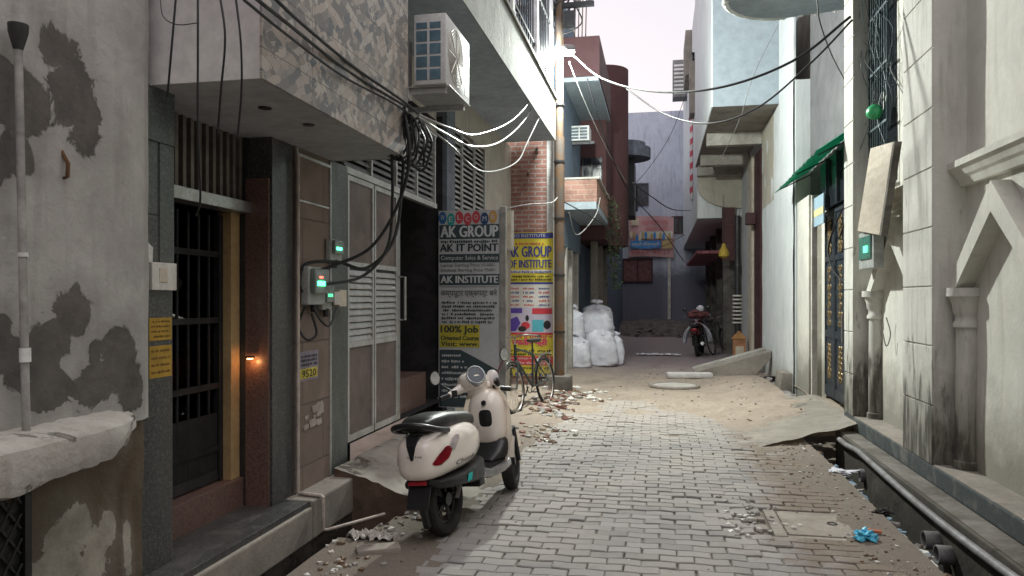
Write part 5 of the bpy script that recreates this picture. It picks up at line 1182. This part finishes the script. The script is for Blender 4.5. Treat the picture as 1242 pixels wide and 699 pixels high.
    bm = B(); tube(bm, [(.02, -.07, -.13), (.01, -.03, -.05), (0, 0, .02)], [.085, .09, .07], 18); tube(bm, [(0, .04, -.01), (0, .1, -.025), (-.01, .17, -.05), (-.03, .24, -.07)], [.05, .045, .032, .022], 16); tube(bm, [(0, -.04, -.01), (0, -.1, -.025), (-.01, -.17, -.05), (-.03, -.24, -.07)], [.05, .045, .032, .022], 16); part('bar_cover', xform(bm, TM), paint)
    bm = B()
    for s in (1, -1): tube(bm, [(-.024, s*.21, -.064), (-.06, s*.325, -.085)], .02, 12); tube(bm, cr([(.01, s*.18, -.06), (.035, s*.26, -.07), (-.01, s*.34, -.085)], 4), .006, 6)
    for s in (1, -1): bx(bm, -.055, -.0, s*.19-.025, s*.19+.025, -.09, -.035, .006)
    part('grip', xform(bm, TM), blk)
    DM = TM @ Matrix.Translation((-.098, 0, .062)) @ Matrix.Rotation(R(-56), 4, 'Y')
    bm = B(); cyl(bm, (0, 0, -.05), (0, 0, .012), .08, 32); torus(bm, (0, 0, .012), .078, .009, 'z', 32, 8); ds = part('dash', xform(bm, DM), plain('dash_ring', (.4, .42, .44), .25, .5, .7))
    bm = B(); cyl(bm, (0, 0, .01), (0, 0, .018), .068, 32); part('dial', xform(bm, DM), plain('dash_glass', (.015, .03, .05), .08, .5), ds)
    for s in (1, -1):
        bm = B(); e = Vector((.03, s*.33, .045 if s > 0 else .17)); tube(bm, cr([(0, s*.18, -.05), (.04, s*.25, (e.z-.05)/2), tuple(e)], 5), .006, 8); mo = part('mirror', xform(bm, TM), blk if s > 0 else plain('mirror_stem', (.16, .03, .04), .4))
        bm = B(); loft(bm, [[Vector((e.x+dx, e.y+r*.045*math.cos(k*math.pi/12), e.z+.03+r*.058*math.sin(k*math.pi/12))) for k in range(24)] for dx, r in ((.03, .5), (.025, .85), (0, 1), (-.006, .98))]); part('shell', xform(bm, TM), blk, mo)
        bm = B(); pts = [TM @ Vector((e.x-.008, e.y+.04*math.cos(k*math.pi/12), e.z+.03+.052*math.sin(k*math.pi/12))) for k in range(24)]; prism(bm, pts, TM.to_3x3() @ Vector((-.002, 0, 0))); part('glass', bm, plain('mirror_glass', (.75, .76, .78), .06, .5, .9), mo, False)
    bm = B(); sphere(bm, (1.09, 0, .98), .06, 3, (.6, 1, 1)); part('headlight', bm, lens)
    return t
sc = build_scooter()
sc.scale = (.96, .86, .95); sc.location = (-1.37, 4.68, .003); sc.rotation_euler = (R(-6), 0, math.atan2(1.29, .21))

# ------------------------------------------------------------------ bicycle
def build_bicycle():
    t = thing('bicycle', 'old dark bicycle leaning by the yellow poster', 'bicycle')
    fr = plain('bike_frame', (.04, .06, .055), .4, .45, .2); chrome = plain('bike_chrome', (.5, .5, .48), .25, .5, .85, (.3, .24, .18), 14)
    wb, r = 1.1, .335
    for x in (0, wb):
        bm = B(); torus(bm, (x, 0, r), r-.018, .018, 'y', 48, 8); wo = obj('wheel', bm, M['rubber'], t, True, local=True)
        bm = B(); torus(bm, (x, 0, r), r-.042, .011, 'y', 48, 6); cyl(bm, (x, -.045, r), (x, .045, r), .02, 10)
        for k in range(28):
            a = 2*math.pi*k/28; s = .03 if k % 2 else -.03; tube(bm, [(x+.02*math.cos(a+.8), s, r+.02*math.sin(a+.8)), (x+(r-.045)*math.cos(a), 0, r+(r-.045)*math.sin(a))], .0018, 4, False)
        obj('rim', bm, chrome, wo, True, local=True)
        bm = B(); torus(bm, (x, 0, r), r+.022, .014, 'y', 24, 6, R(20 if x else 25), R(150 if x else 190)); obj('mudguard', bm, fr, t, True, local=True)
    bb, st, hd0, hd1 = Vector((.46, 0, .3)), Vector((.32, 0, .82)), Vector((.93, 0, .72)), Vector((.9, 0, .9))
    bm = B()
    for a, b, q in ((bb, st, .015), (bb, hd0, .016), (st-Vector((0, 0, .08)), hd1-Vector((0, 0, .05)), .014), (hd0, hd1, .02)): tube(bm, [a, b], q, 10)
    for s in (-.05, .05): tube(bm, [bb, (0, s, r)], .009, 8); tube(bm, [st-Vector((0, 0, .1)), (0, s, r)], .008, 8); tube(bm, [hd0-Vector((0, 0, .02)), (.97, s, .66), (wb, s, r)], .011, 8)
    obj('frame', bm, fr, t, True, local=True)
    bm = B(); tube(bm, [hd1, hd1+Vector((-.02, 0, .1))], .012, 8); tube(bm, cr([(.68, .27, .98), (.82, .26, 1.0), (.93, .14, 1.02), (.92, 0, 1.0), (.93, -.14, 1.02), (.82, -.26, 1.0), (.68, -.27, .98)], 6), .011, 8); hb = obj('handlebar', bm, chrome, t, True, local=True)
    bm = B(); [tube(bm, [(.66, s*.27, .978), (.78, s*.262, .995)], .017, 10) for s in (1, -1)]; obj('grip', bm, M['black'], hb, True, local=True)
    bm = B(); loft(bm, [ring(x, hw, z0, z1, 2.5, 16) for x, hw, z0, z1 in ((.16, .06, .9, .95), (.2, .1, .89, .96), (.28, .09, .9, .955), (.38, .035, .91, .955), (.45, .02, .92, .95))]); cyl(bm, st, st+Vector((-.02, 0, .1)), .012, 8); obj('saddle', bm, M['black'], t, True, local=True)
    bm = B(); torus(bm, bb+Vector((0, -.05, 0)), .085, .006, 'y', 28, 6); tube(bm, [bb+Vector((0, -.07, 0)), bb+Vector((.12, -.07, -.1))], .009, 6); tube(bm, [bb+Vector((0, .07, 0)), bb+Vector((-.12, .07, .1))], .009, 6); bx(bm, .54, .63, -.16, -.07, .185, .21, .004); bx(bm, .29, .38, .07, .16, .39, .415, .004); tube(bm, [bb+Vector((0, -.05, .085)), (0, -.05, r+.04)], .005, 4); tube(bm, [bb+Vector((0, -.05, -.085)), (0, -.05, r-.04)], .005, 4); obj('crank', bm, M['dmetal'], t, True, local=True)
    bm = B(); [tube(bm, [(-.22, s, .72), (.26, s, .72)], .007, 6) for s in (-.06, .06)]; [tube(bm, [(-.16, s, .72), (0, s*.9, r)], .006, 6) for s in (-.06, .06)]; [tube(bm, [(x, -.07, .725), (x, .07, .725)], .006, 6) for x in (-.2, -.08, .06, .2)]; obj('carrier', bm, chrome, t, True, local=True)
    return t
bk = build_bicycle(); bk.location = (-1.57, 10.5, .04); bk.rotation_euler = (R(7), 0, R(-90-13))
b2 = copy_tree(bk); b2.location = (1.42, 20.5, .03); b2.rotation_euler = (R(-12), 0, R(68)); b2['label'] = 'small dark bicycle standing behind the covered motorcycle'; b2['group'] = ''
del b2['group']

# ------------------------------------------------------------------ motorcycles
def build_motorcycle(label):
    t = thing('motorcycle', label, 'motorcycle'); blk = plain('moto_black', (.025, .025, .028), .3, .5); redp = plain('moto_red', (.14, .02, .02), .25, .5); chr_ = plain('moto_chrome', (.55, .55, .55), .2, .5, .9)
    for x in (0, 1.28):
        bm = B(); torus(bm, (x, 0, .3), .25, .05, 'y', 36, 10); wo = obj('wheel', bm, M['rubber'], t, True, local=True)
        bm = B(); torus(bm, (x, 0, .3), .2, .014, 'y', 36, 8); cyl(bm, (x, -.05, .3), (x, .05, .3), .05, 16)
        for k in range(6): a = k*math.pi/3; tube(bm, [(x, 0, .3), (x+.2*math.cos(a), 0, .3+.2*math.sin(a))], .012, 6)
        obj('rim', bm, chr_, wo, True, local=True)
        bm = B(); torus(bm, (x, 0, .3), .325, .03, 'y', 18, 8, R(30), R(150)); obj('mudguard', bm, blk, t, True, local=True)
    bm = B(); loft(bm, [ring(x, hw, z0, z1, 2.4, 20) for x, hw, z0, z1 in ((.6, .06, .74, .86), (.68, .12, .7, .92), (.85, .15, .7, .96), (.98, .1, .74, .94), (1.02, .04, .8, .9))]); obj('tank', bm, redp, t, True, local=True)
    bm = B(); loft(bm, [ring(x, hw, z0, z1, 3, 20) for x, hw, z0, z1 in ((-.22, .07, .79, .85), (-.1, .12, .76, .86), (.2, .13, .74, .84), (.45, .1, .72, .81), (.64, .06, .72, .8))]); obj('seat', bm, blk, t, True, local=True)
    bm = B(); loft(bm, [ring(x, hw, z0, z1, 3, 16) for x, hw, z0, z1 in ((-.25, .05, .62, .74), (-.1, .11, .55, .75), (.3, .13, .5, .73), (.55, .08, .5, .7))]); obj('side_panel', bm, redp, t, True, local=True)
    bm = B(); bx(bm, .5, .85, -.12, .12, .25, .5, .03); cyl(bm, (.75, 0, .5), (.85, 0, .68), .09, 14); obj('engine', bm, M['dmetal'], t, True, local=True)
    bm = B(); tube(bm, [(.85, -.1, .5), (.9, -.13, .3), (.7, -.15, .22), (.2, -.17, .26)], .022, 10); tube(bm, [(.2, -.17, .26), (-.25, -.17, .34)], .045, 12); obj('exhaust', bm, chr_, t, True, local=True)
    bm = B()
    for s in (-.09, .09): tube(bm, [(1.28, s, .3), (1.02, s, .95)], .02, 8); tube(bm, [(0, s, .3), (.2, s, .62)], .022, 8); tube(bm, [(0, s, .3), (.5, s, .33)], .02, 8)
    tube(bm, [(.98, 0, .85), (.5, 0, .75), (.45, 0, .3), (.8, 0, .25), (.98, 0, .85)], .022, 8); obj('frame', bm, blk, t, True, local=True)
    bm = B(); tube(bm, cr([(.82, .36, 1.02), (.95, .26, 1.06), (1.02, .1, 1.0), (1.02, -.1, 1.0), (.95, -.26, 1.06), (.82, -.36, 1.02)], 5), .013, 8); obj('handlebar', bm, chr_, t, True, local=True)
    bm = B(); sphere(bm, (1.1, 0, .92), .09, 3, (.7, 1, 1)); obj('headlight', bm, chr_, t, True, local=True)
    bm = B(); bx(bm, -.28, -.24, -.07, .07, .68, .74, .01); obj('tail_lamp', bm, plain('tail_red', (0, 0, 0)), t, True, local=True)
    for s in (1, -1):
        bm = B(); tube(bm, [(.96, s*.24, 1.06), (.93, s*.3, 1.2)], .006, 6); sphere(bm, (.93, s*.31, 1.24), .055, 2, (.25, 1.1, .8)); obj('mirror', bm, blk, t, True, local=True)
    return t
mc = build_motorcycle('motorcycle parked at the far end under piled clothes, facing away')
mc.location = (.98, 19.9, zg(1, 20)+.0); mc.rotation_euler = (R(-6), 0, R(82))
m2 = copy_tree(mc); m2.location = (-3.35, 4.75, .43); m2.rotation_euler = (R(-5), 0, R(-82)); m2['label'] = 'dark motorcycle parked inside the hallway behind the barred gate'
# clothes on the far motorcycle
bm = B(); sphere(bm, (.98, 20.35, 1.12), .2, 3, (1.3, 1.1, .6), .5, 3); tag(obj('clothes_bundle', bm, plain('maroon_cloth', (.17, .06, .06), .85), None, True), 'dark maroon bundle of clothes on the far motorcycle tank', 'clothes')
bm = B(); sphere(bm, (1.06, 20.25, 1.28), .09, 3, (1.1, 1, .9), .3, 5); tag(obj('pale_bundle', bm, M['sack'], None, True), 'small pale cloth bundle on top of the maroon clothes', 'clothes')
bm = gridmesh(lambda u, q: Vector((.98+.32*math.sin((u-.5)*3.0)*(1+.2*math.sin(q*9)), 19.85+.35*q+.03*math.sin(u*13), .87+.05-.62*abs((u-.5)*2)**1.6*(.8+.3*nz(q*4, u, 0, 2)))), 26, 10); bmesh.ops.solidify(bm, geom=bm.faces[:], thickness=.01); tag(obj('draped_cloth', bm, M['sack'], None, True), 'white cloth draped over the far motorcycle seat', 'cloth')

# ------------------------------------------------------------------ split air conditioner
a0 = Vector((-1.81, 5.32, 3.15)); a1 = Vector((-1.56, 6.02, 3.68))
t = thing('air_conditioner', 'white outdoor air conditioner unit on bracket past the mosaic parapet', 'air conditioner', a0)
bm = B(); bx(bm, a0.x, a1.x, a0.y, a1.y, a0.z, a1.z, .012); obj('case', bm, plain('cooler_white', (.52, .52, .52), .45, .4, 0, (.42, .415, .40), 4), t, True)
bm = B(); W, H_ = .25, .53
for i in range(2):
    for j in range(5):
        z0 = a0.z+.035+j*.096; z1 = z0+.078 if j < 4 else z0+.045
        bx(bm, a0.x+.02+.105*i, a0.x+.105+.105*i, a0.y-.004, a0.y+.001, z0, z1)
obj('side_vent', bm, plain('vent_blue_grey', (.10, .17, .22), .6, .3), t)
bm = B(); fz = 3.42
for k in range(9): torus(bm, (a1.x+.004, 5.6, fz), .03+.023*k, .003, 'x', 40, 5)
for k in range(8): an = k*math.pi/4; tube(bm, [(a1.x+.005, 5.6, fz), (a1.x+.005, 5.6+.22*math.cos(an), fz+.22*math.sin(an))], .004, 5)
obj('fan_guard', bm, M['pvc'], t); bm = B(); bx(bm, a1.x+.001, a1.x+.006, 5.85, 5.99, 3.2, 3.62, .002); obj('front_panel', bm, M['white'], t)
bm = B(); bx(bm, -2.4, a1.x-.02, 5.38, 5.42, 3.1, 3.14); bx(bm, -2.4, a1.x-.02, 5.9, 5.94, 3.1, 3.14); bx(bm, a0.x-.1, a1.x+.02, 5.35, 5.97, 3.141, 3.149); bx(bm, -1.9, -1.86, 5.1, 5.42, 3.06, 3.5); obj('bracket', bm, M['alu'], t)

# ------------------------------------------------------------------ cables
GA = 'loose cables across the alley'
def pth(L): return [at(*q) for q in L]
def cable(L, r, m, label): curve('cable', pth(L), r, m, label, 'cable', GA)
fl = M['wire']; wl = M['wirew']
cable([(300, -10, 3.05), (350, 30, 3.5), (420, 85, 4.3), (480, 122, 5.0), (505, 135, 5.4)], .009, fl, 'topmost of the black cables slanting across the mosaic parapet')
cable([(325, -10, 3.2), (365, 28, 3.6), (430, 82, 4.4), (485, 120, 5.0), (508, 138, 5.4)], .009, fl, 'middle black cable slanting across the mosaic parapet')
cable([(296, 0, 3.02), (345, 40, 3.4), (415, 92, 4.2), (475, 124, 4.9), (500, 142, 5.3)], .007, fl, 'lowest of the black cables slanting across the mosaic parapet')
cable([(505, 138, 5.4), (545, 155, 5.8), (580, 163, 6.6), (625, 143, 8.5), (655, 105, 10.2), (672, 70, 11.3)], .008, wl, 'upper pale cable swooping from the air conditioner to the pole')
cable([(507, 142, 5.4), (540, 162, 5.8), (575, 178, 6.5), (610, 170, 7.8), (640, 140, 9.5), (662, 95, 10.9), (674, 55, 11.4)], .010, wl, 'middle pale cable swooping from the air conditioner to the pole')
cable([(508, 146, 5.4), (545, 175, 5.9), (585, 208, 6.8), (625, 198, 8.2), (640, 172, 9.2), (662, 120, 10.7), (676, 50, 11.4)], .008, wl, 'lowest pale cable sagging deepest from air conditioner to pole')
cable([(490, 130, 5.2), (497, 190, 5.2), (482, 250, 5.3), (450, 300, 5.3), (405, 322, 5.2), (380, 330, 5.1)], .012, fl, 'black cable bowing from the coil down to the larger meter')
cable([(492, 135, 5.2), (488, 220, 5.4), (478, 290, 5.4), (445, 325, 5.35), (410, 318, 5.25), (372, 320, 5.0), (363, 340, 4.95), (366, 355, 4.95)], .012, fl, 'black cable looping past the smaller meter into the larger one')
cable([(476, 135, 5.1), (475, 180, 5.2), (476, 240, 5.3), (470, 300, 5.35), (440, 335, 5.3), (395, 345, 5.1)], .011, fl, 'straight black cable dropping beside the coil to pale meter box')
cable([(370, 372, 4.95), (362, 395, 4.95), (372, 412, 4.95), (384, 405, 5.0), (378, 380, 5.0)], .009, fl, 'short black cable loop hanging under the larger meter')
cable([(380, 374, 5.0), (390, 390, 5.05), (400, 395, 5.1), (408, 374, 5.2)], .007, fl, 'thin black cable dipping between larger meter and junction box')
rr = random.Random(6); bm = B(); c0 = at(492, 160, 5.25)
for k in range(8):
    pts = []
    for q in range(12):
        an = -math.pi/2+2*math.pi*q/11; pts.append(c0+Vector((rr.uniform(-.015, .015)+.03*k-.1+.07*math.cos(an)*1.1, rr.uniform(-.02, .02), .17*math.sin(an)*rr.uniform(.92, 1.08)-.015*k)))
    tube(bm, cr(pts, 4), .009, 6)
tag(obj('cable_coil', bm, fl, None, True), 'hanging coil of spare black cable beneath the air conditioner', 'cable')
for L, lb_ in (([(214, -10, 3.0), (208, 60, 3.0), (203, 118, 3.05)], 'leftmost black drop wire in front of the white overhang end'), ([(240, -10, 2.95), (240, 60, 2.95), (240, 160, 3.0), (243, 240, 3.2), (238, 262, 3.3)], 'long straight drop wire reaching the steel lintel'), ([(266, -10, 2.95), (273, 45, 2.95), (268, 110, 3.0), (264, 162, 3.1)], 'kinked drop wire third from left on the white overhang end'), ([(285, -10, 3.0), (292, 50, 3.0), (293, 110, 3.05), (288, 168, 3.15)], 'rightmost black drop wire near the mosaic corner')): cable(L, .0045, fl, lb_)
cable([(194, -5, 3.05), (198, 20, 3.0), (215, 30, 2.98), (240, 28, 2.98)], .0022, fl, 'very thin curled wire on the white overhang end')
cable([(694, 66, 11.4), (730, 95, 10.8), (790, 111, 9.6), (870, 107, 8.2), (960, 75, 7.4), (1032, 20, 7.0)], .013, fl, 'thick black cable sagging from street lamp across to round balcony')
cable([(760, 108, 10.2), (805, 138, 9.4), (860, 150, 8.4), (920, 130, 7.8), (985, 75, 7.3), (1034, 24, 7.0)], .01, fl, 'second black cable dipping lower across to the round balcony')
cable([(690, 75, 11.5), (712, 130, 12.2), (738, 185, 13.2), (760, 222, 15)], .008, wl, 'pale thin cable slanting from pole past the window cooler')
cable([(712, 95, 11.8), (728, 150, 12.4), (742, 190, 13.2), (765, 235, 16), (800, 275, 20), (830, 318, 24)], .012, fl, 'black cable running from pole down across the banner')
cable([(768, 222, 14), (792, 240, 15.5), (815, 254, 18), (838, 256, 22)], .012, fl, 'short dark cable reaching to far right wall')
cable([(838, 96, 20), (815, 160, 20), (790, 200, 20), (768, 226, 20)], .008, fl, 'thin straight wire slanting before the lilac end wall')
cable([(944, 30, 11.5), (915, 90, 12.5), (895, 150, 13.2), (868, 205, 15)], .006, wl, 'thin pale wire before the end wall of the upper floor')
cable([(991, -5, 7.6), (994, 25, 7.8), (1008, 65, 8.2), (1025, 98, 8.8)], .007, fl, 'thin wire dropping from the round balcony to the pilaster')
cable([(684, 245, 11.9), (715, 262, 12.5), (735, 275, 13), (765, 300, 15), (800, 300, 18), (830, 285, 22)], .009, fl, 'dark wire drooping past the brick balcony')
cable([(690, 258, 11.9), (700, 285, 12.2), (722, 262, 12.8), (728, 240, 13.2)], .008, wl, 'pale wire hooked under the brick balcony')
cable([(604, 255, 9.5), (640, 248, 10.5), (668, 246, 11.3), (676, 240, 11.6)], .008, wl, 'pale wire along the top of the yellow poster')
cable([(1058, 20, 7.9), (1085, 95, 7.5), (1120, 140, 6.6), (1175, 165, 5.9), (1232, 180, 5.3)], .006, wl, 'pale wire draped over the wide pilaster to right edge')
cable([(1150, 105, 6.3), (1180, 115, 6.0), (1210, 90, 5.7), (1245, 30, 5.3)], .006, plain('grey_cable', (.3, .3, .28), .5), 'grey wire looping on the upper right white wall')
cable([(1046, 215, 8.3), (1020, 258, 9.2), (1005, 300, 9.9), (1012, 330, 9.6), (1035, 345, 8.8), (1052, 322, 8.2)], .012, fl, 'black cable bowing before the blue door to glowing meter')
cable([(1042, 235, 8.4), (1030, 300, 8.7), (1028, 345, 8.6), (1040, 362, 8.4), (1054, 350, 8.2), (1056, 325, 8.2)], .011, fl, 'black cable loop hanging under the glowing right meter')
cable([(1050, 40, 8.2), (1042, 130, 8.3), (1045, 190, 8.3), (1030, 250, 8.6), (1018, 290, 9.0)], .01, fl, 'black cable dropping beside the teal window grille')
cable([(1075, 385, 7.6), (1080, 405, 7.6), (1075, 420, 7.6), (1070, 400, 7.6)], .006, plain('grey_cable', (0, 0, 0)), 'small grey wire loop on white wall between pilasters')
rr = random.Random(14); bm = B()
for k in range(15):
    y = rr.uniform(8.1, 8.78); z = rr.uniform(3.3, 5.1); pts = [(2.24+rr.uniform(-.08, .06), y+rr.gauss(0, .06)+.12*q*rr.uniform(-1, 1), z-.3*q+rr.gauss(0, .05)) for q in range(5)]
    tube(bm, cr(pts, 3), .0032, 5)
tag(obj('wire_tangle', bm, M['teal'], None, True), 'messy tangle of thin wires over the teal window grille', 'cable')

# ------------------------------------------------------------------ litter
def crumple(name, label, cat, p_, r, mat, sc_=(1, 1, .5), seed=0):
    bm = B(); q = sphere(bm, (0, 0, 0), r, 3, sc_, .9, seed)
    for v in q: v.co *= 1+.5*nz(v.co.x/r+seed, v.co.y/r, v.co.z/r, 2.1)
    xform(bm, Matrix.Translation(p_)); return tag(obj(name, bm, mat, None, False), label, cat)
a = at(1050, 657, 4.75); crumple('plastic_bag', 'crumpled bright blue plastic bag near the drain edge', 'bag', (a.x, a.y, .03), .055, solid('bag_blue', (.08, .42, .62), .3), (1.1, 1, .6), 2)
a = at(1058, 647, 4.85); bm = B(); bx(bm, -.055, .055, -.018, .018, 0, .016, .004); xform(bm, Matrix.Translation((a.x, a.y, .022)) @ Matrix.Rotation(R(-15), 4, 'Z')); tag(obj('snack_packet', bm, solid('packet_orange', (.45, .12, .05), .35)), 'small orange snack wrapper beside the blue bag', 'wrapper')
a = at(1070, 622, 5.3); crumple('dark_shoe', 'dark crumpled lump on the drain lip', 'rubbish', (a.x, a.y, .02), .05, M['rubber'], (1.2, .7, .5), 5)
a = at(1018, 572, 6.55); crumple('white_wrapper', 'white plastic wrapper at the far end of open drain', 'wrapper', (a.x+.02, a.y, .02), .08, M['sack'], (1.2, .8, .3), 8)
a = at(440, 633, 4.75); bm = B(); bx(bm, -.13, .13, -.06, .06, 0, .05, .012); xform(bm, Matrix.Translation((-1.66, 4.22, .01)) @ Matrix.Rotation(R(28), 4, 'Z')); tag(obj('loose_brick', bm, M['conc'], None, True), 'loose grey paving brick lying by the water pipe end', 'brick')
a = at(440, 634, 4.9); bm = B(); q = gridmesh(lambda u, w_: Vector((-1.93+.3*u, 4.36+.12*w_+.04*nz(u*4, w_, 0, 2), .055+.05*nz(u*6, w_*4, 3, 1.6))), 22, 9); bm.free(); tag(obj('plastic_sheet', q, plain('clear_film', (.5, .47, .44), .15, .5), None, False), 'shiny crumpled plastic wrapper in front of the ramp', 'wrapper')
def litter(name, label, cnt, fx, cols, smin, smax, seed, cat='litter'):
    rr = random.Random(seed); bm = B()
    for k in range(cnt):
        x, y, z = fx(rr); s = rr.uniform(smin, smax); an = rr.uniform(0, 6.28); mi = rr.randrange(len(cols)); n = rr.choice((4, 5, 6))
        top = [Vector((x+s*math.cos(an+q*6.28/n)*rr.uniform(.5, 1.2), y+s*math.sin(an+q*6.28/n)*rr.uniform(.4, 1), z+rr.uniform(.1, .55)*s)) for q in range(n)]; c = bm.verts.new((x, y, z+rr.uniform(.3, .9)*s)); vs = [bm.verts.new(q) for q in top]; lo = [bm.verts.new((q.x, q.y, z-.01)) for q in top]
        for q in range(n):
            for ff in ((c, vs[q], vs[(q+1) % n]), (vs[q], lo[q], lo[(q+1) % n], vs[(q+1) % n])): f = bm.faces.new(ff); f.material_index = mi
    o = obj(name, bm, cols); tag(o, label, cat, kind='stuff'); return o
lw, lbwn, lred, lgr, lblu = solid('trash_white', (.6, .58, .54)), solid('trash_brown', (.18, .12, .08)), solid('trash_red', (.2, .09, .075)), solid('trash_grey', (.3, .28, .26)), solid('trash_blue', (.25, .36, .46), .25)
litter('litter', 'trash heap of paper and plastic under the bicycle', 110, lambda r: (lambda x, y: (x, y, zg(x, y)))(r.gauss(-1.46, .17), r.uniform(9.4, 11.5)), [lw, lgr, lbwn, lgr, lbwn, lred], .02, .075, 1)
litter('litter', 'scattered papers beside the pole block', 50, lambda r: (lambda x, y: (x, y, zg(x, y)))(r.gauss(-1.15, .18), r.gauss(11.6, .4)), [lw, lw, lbwn], .03, .08, 2)
litter('litter', 'red and white trash scraps ahead of the scooter', 70, lambda r: (lambda x, y: (x, y, max(0, zg(x, y))))(r.gauss(-1.3, .18), r.gauss(8.3, .4)), [lw, lbwn, lbwn, lgr, lred, lgr], .012, .05, 3)
litter('litter', 'blue and white plastic rubbish clogging the open drain', 260, lambda r: (lambda y: (1.555+abs(r.gauss(0, .035)), y, -.06+.03*nz(y, 0, 0, 2)))(r.uniform(2.5, 8.2)), [lblu, lblu, lgr, lgr, lbwn, lw], .02, .06, 4)
litter('litter', 'tiny scraps and pebbles strewn over the paving', 130, lambda r: (lambda x, y: (x, y, max(.001, zg(x, y)+.004)))(r.uniform(-1.7, 1.5), r.uniform(3, 10)), [lgr, lbwn, lw, lbwn, lgr], .004, .014, 5)
litter('litter', 'broken chips around the manhole edge', 60, lambda r: (r.gauss(.62, .12), r.gauss(5.4, .25), 0.003), [lgr, lgr, lw], .006, .03, 6)
litter('litter', 'pebbles and grit near the drain edge', 200, lambda r: (lambda x, y: (x, y, max(0, zg(x, y)+.002)))(r.gauss(1.3, .14), r.uniform(4, 8.3)), [lbwn, lgr, lbwn, lw], .004, .02, 7)
litter('litter', 'stones and crumbs in the sandy bank', 220, lambda r: (lambda x, y: (x, y, zg(x, y)))(r.uniform(-.8, 1.9), r.uniform(9.5, 17)), [lbwn, lgr, lgr], .006, .03, 8)
litter('litter', 'broken debris along the left step and drain', 120, lambda r: (lambda x, y: (x, y, -.37 if hole(x, y) else zg(x, y)+.004))(r.gauss(-1.78, .15), r.uniform(3.2, 5.1)), [lbwn, lgr, lbwn, lgr, lw], .006, .032, 9)
bpy.data.objects['debris'].name = 'rubble_stones'
bpy.context.view_layer.update()
def split_islands(o):
    'every loose piece of a part becomes a part of its own'
    b = B(); b.from_mesh(o.data); seen = set(); isl = []
    for f in b.faces:
        if f in seen: continue
        st = [f]; seen.add(f); cur = []
        while st:
            g = st.pop(); cur.append(g.index)
            for e in g.edges:
                for h in e.link_faces:
                    if h not in seen: seen.add(h); st.append(h)
        isl.append(set(cur))
    b.free()
    base = o.name.split('.')[0]
    for k, I in enumerate(isl):
        c = B(); c.from_mesh(o.data); bmesh.ops.delete(c, geom=[f for f in c.faces if f.index not in I], context='FACES')
        if k == 0: first = c; continue
        n = obj(base, c, list(o.data.materials), None); n.parent = o.parent; n.location = o.location
        if o.data.polygons[0].use_smooth:
            for p_ in n.data.polygons: p_.use_smooth = True
    first.to_mesh(o.data); first.free()
for nm in ('sheet_panel', 'balcony_post', 'insulator', 'distribution_box', 'rebar', 'ceiling_spot', 'window_hood', 'grille_box', 'door_column', 'inner_step', 'grip', 'louvre_x'):
    for o in [q for q in bpy.data.objects if q.name.split('.')[0] == nm and q.type == 'MESH']: split_islands(o)
bpy.context.view_layer.update()
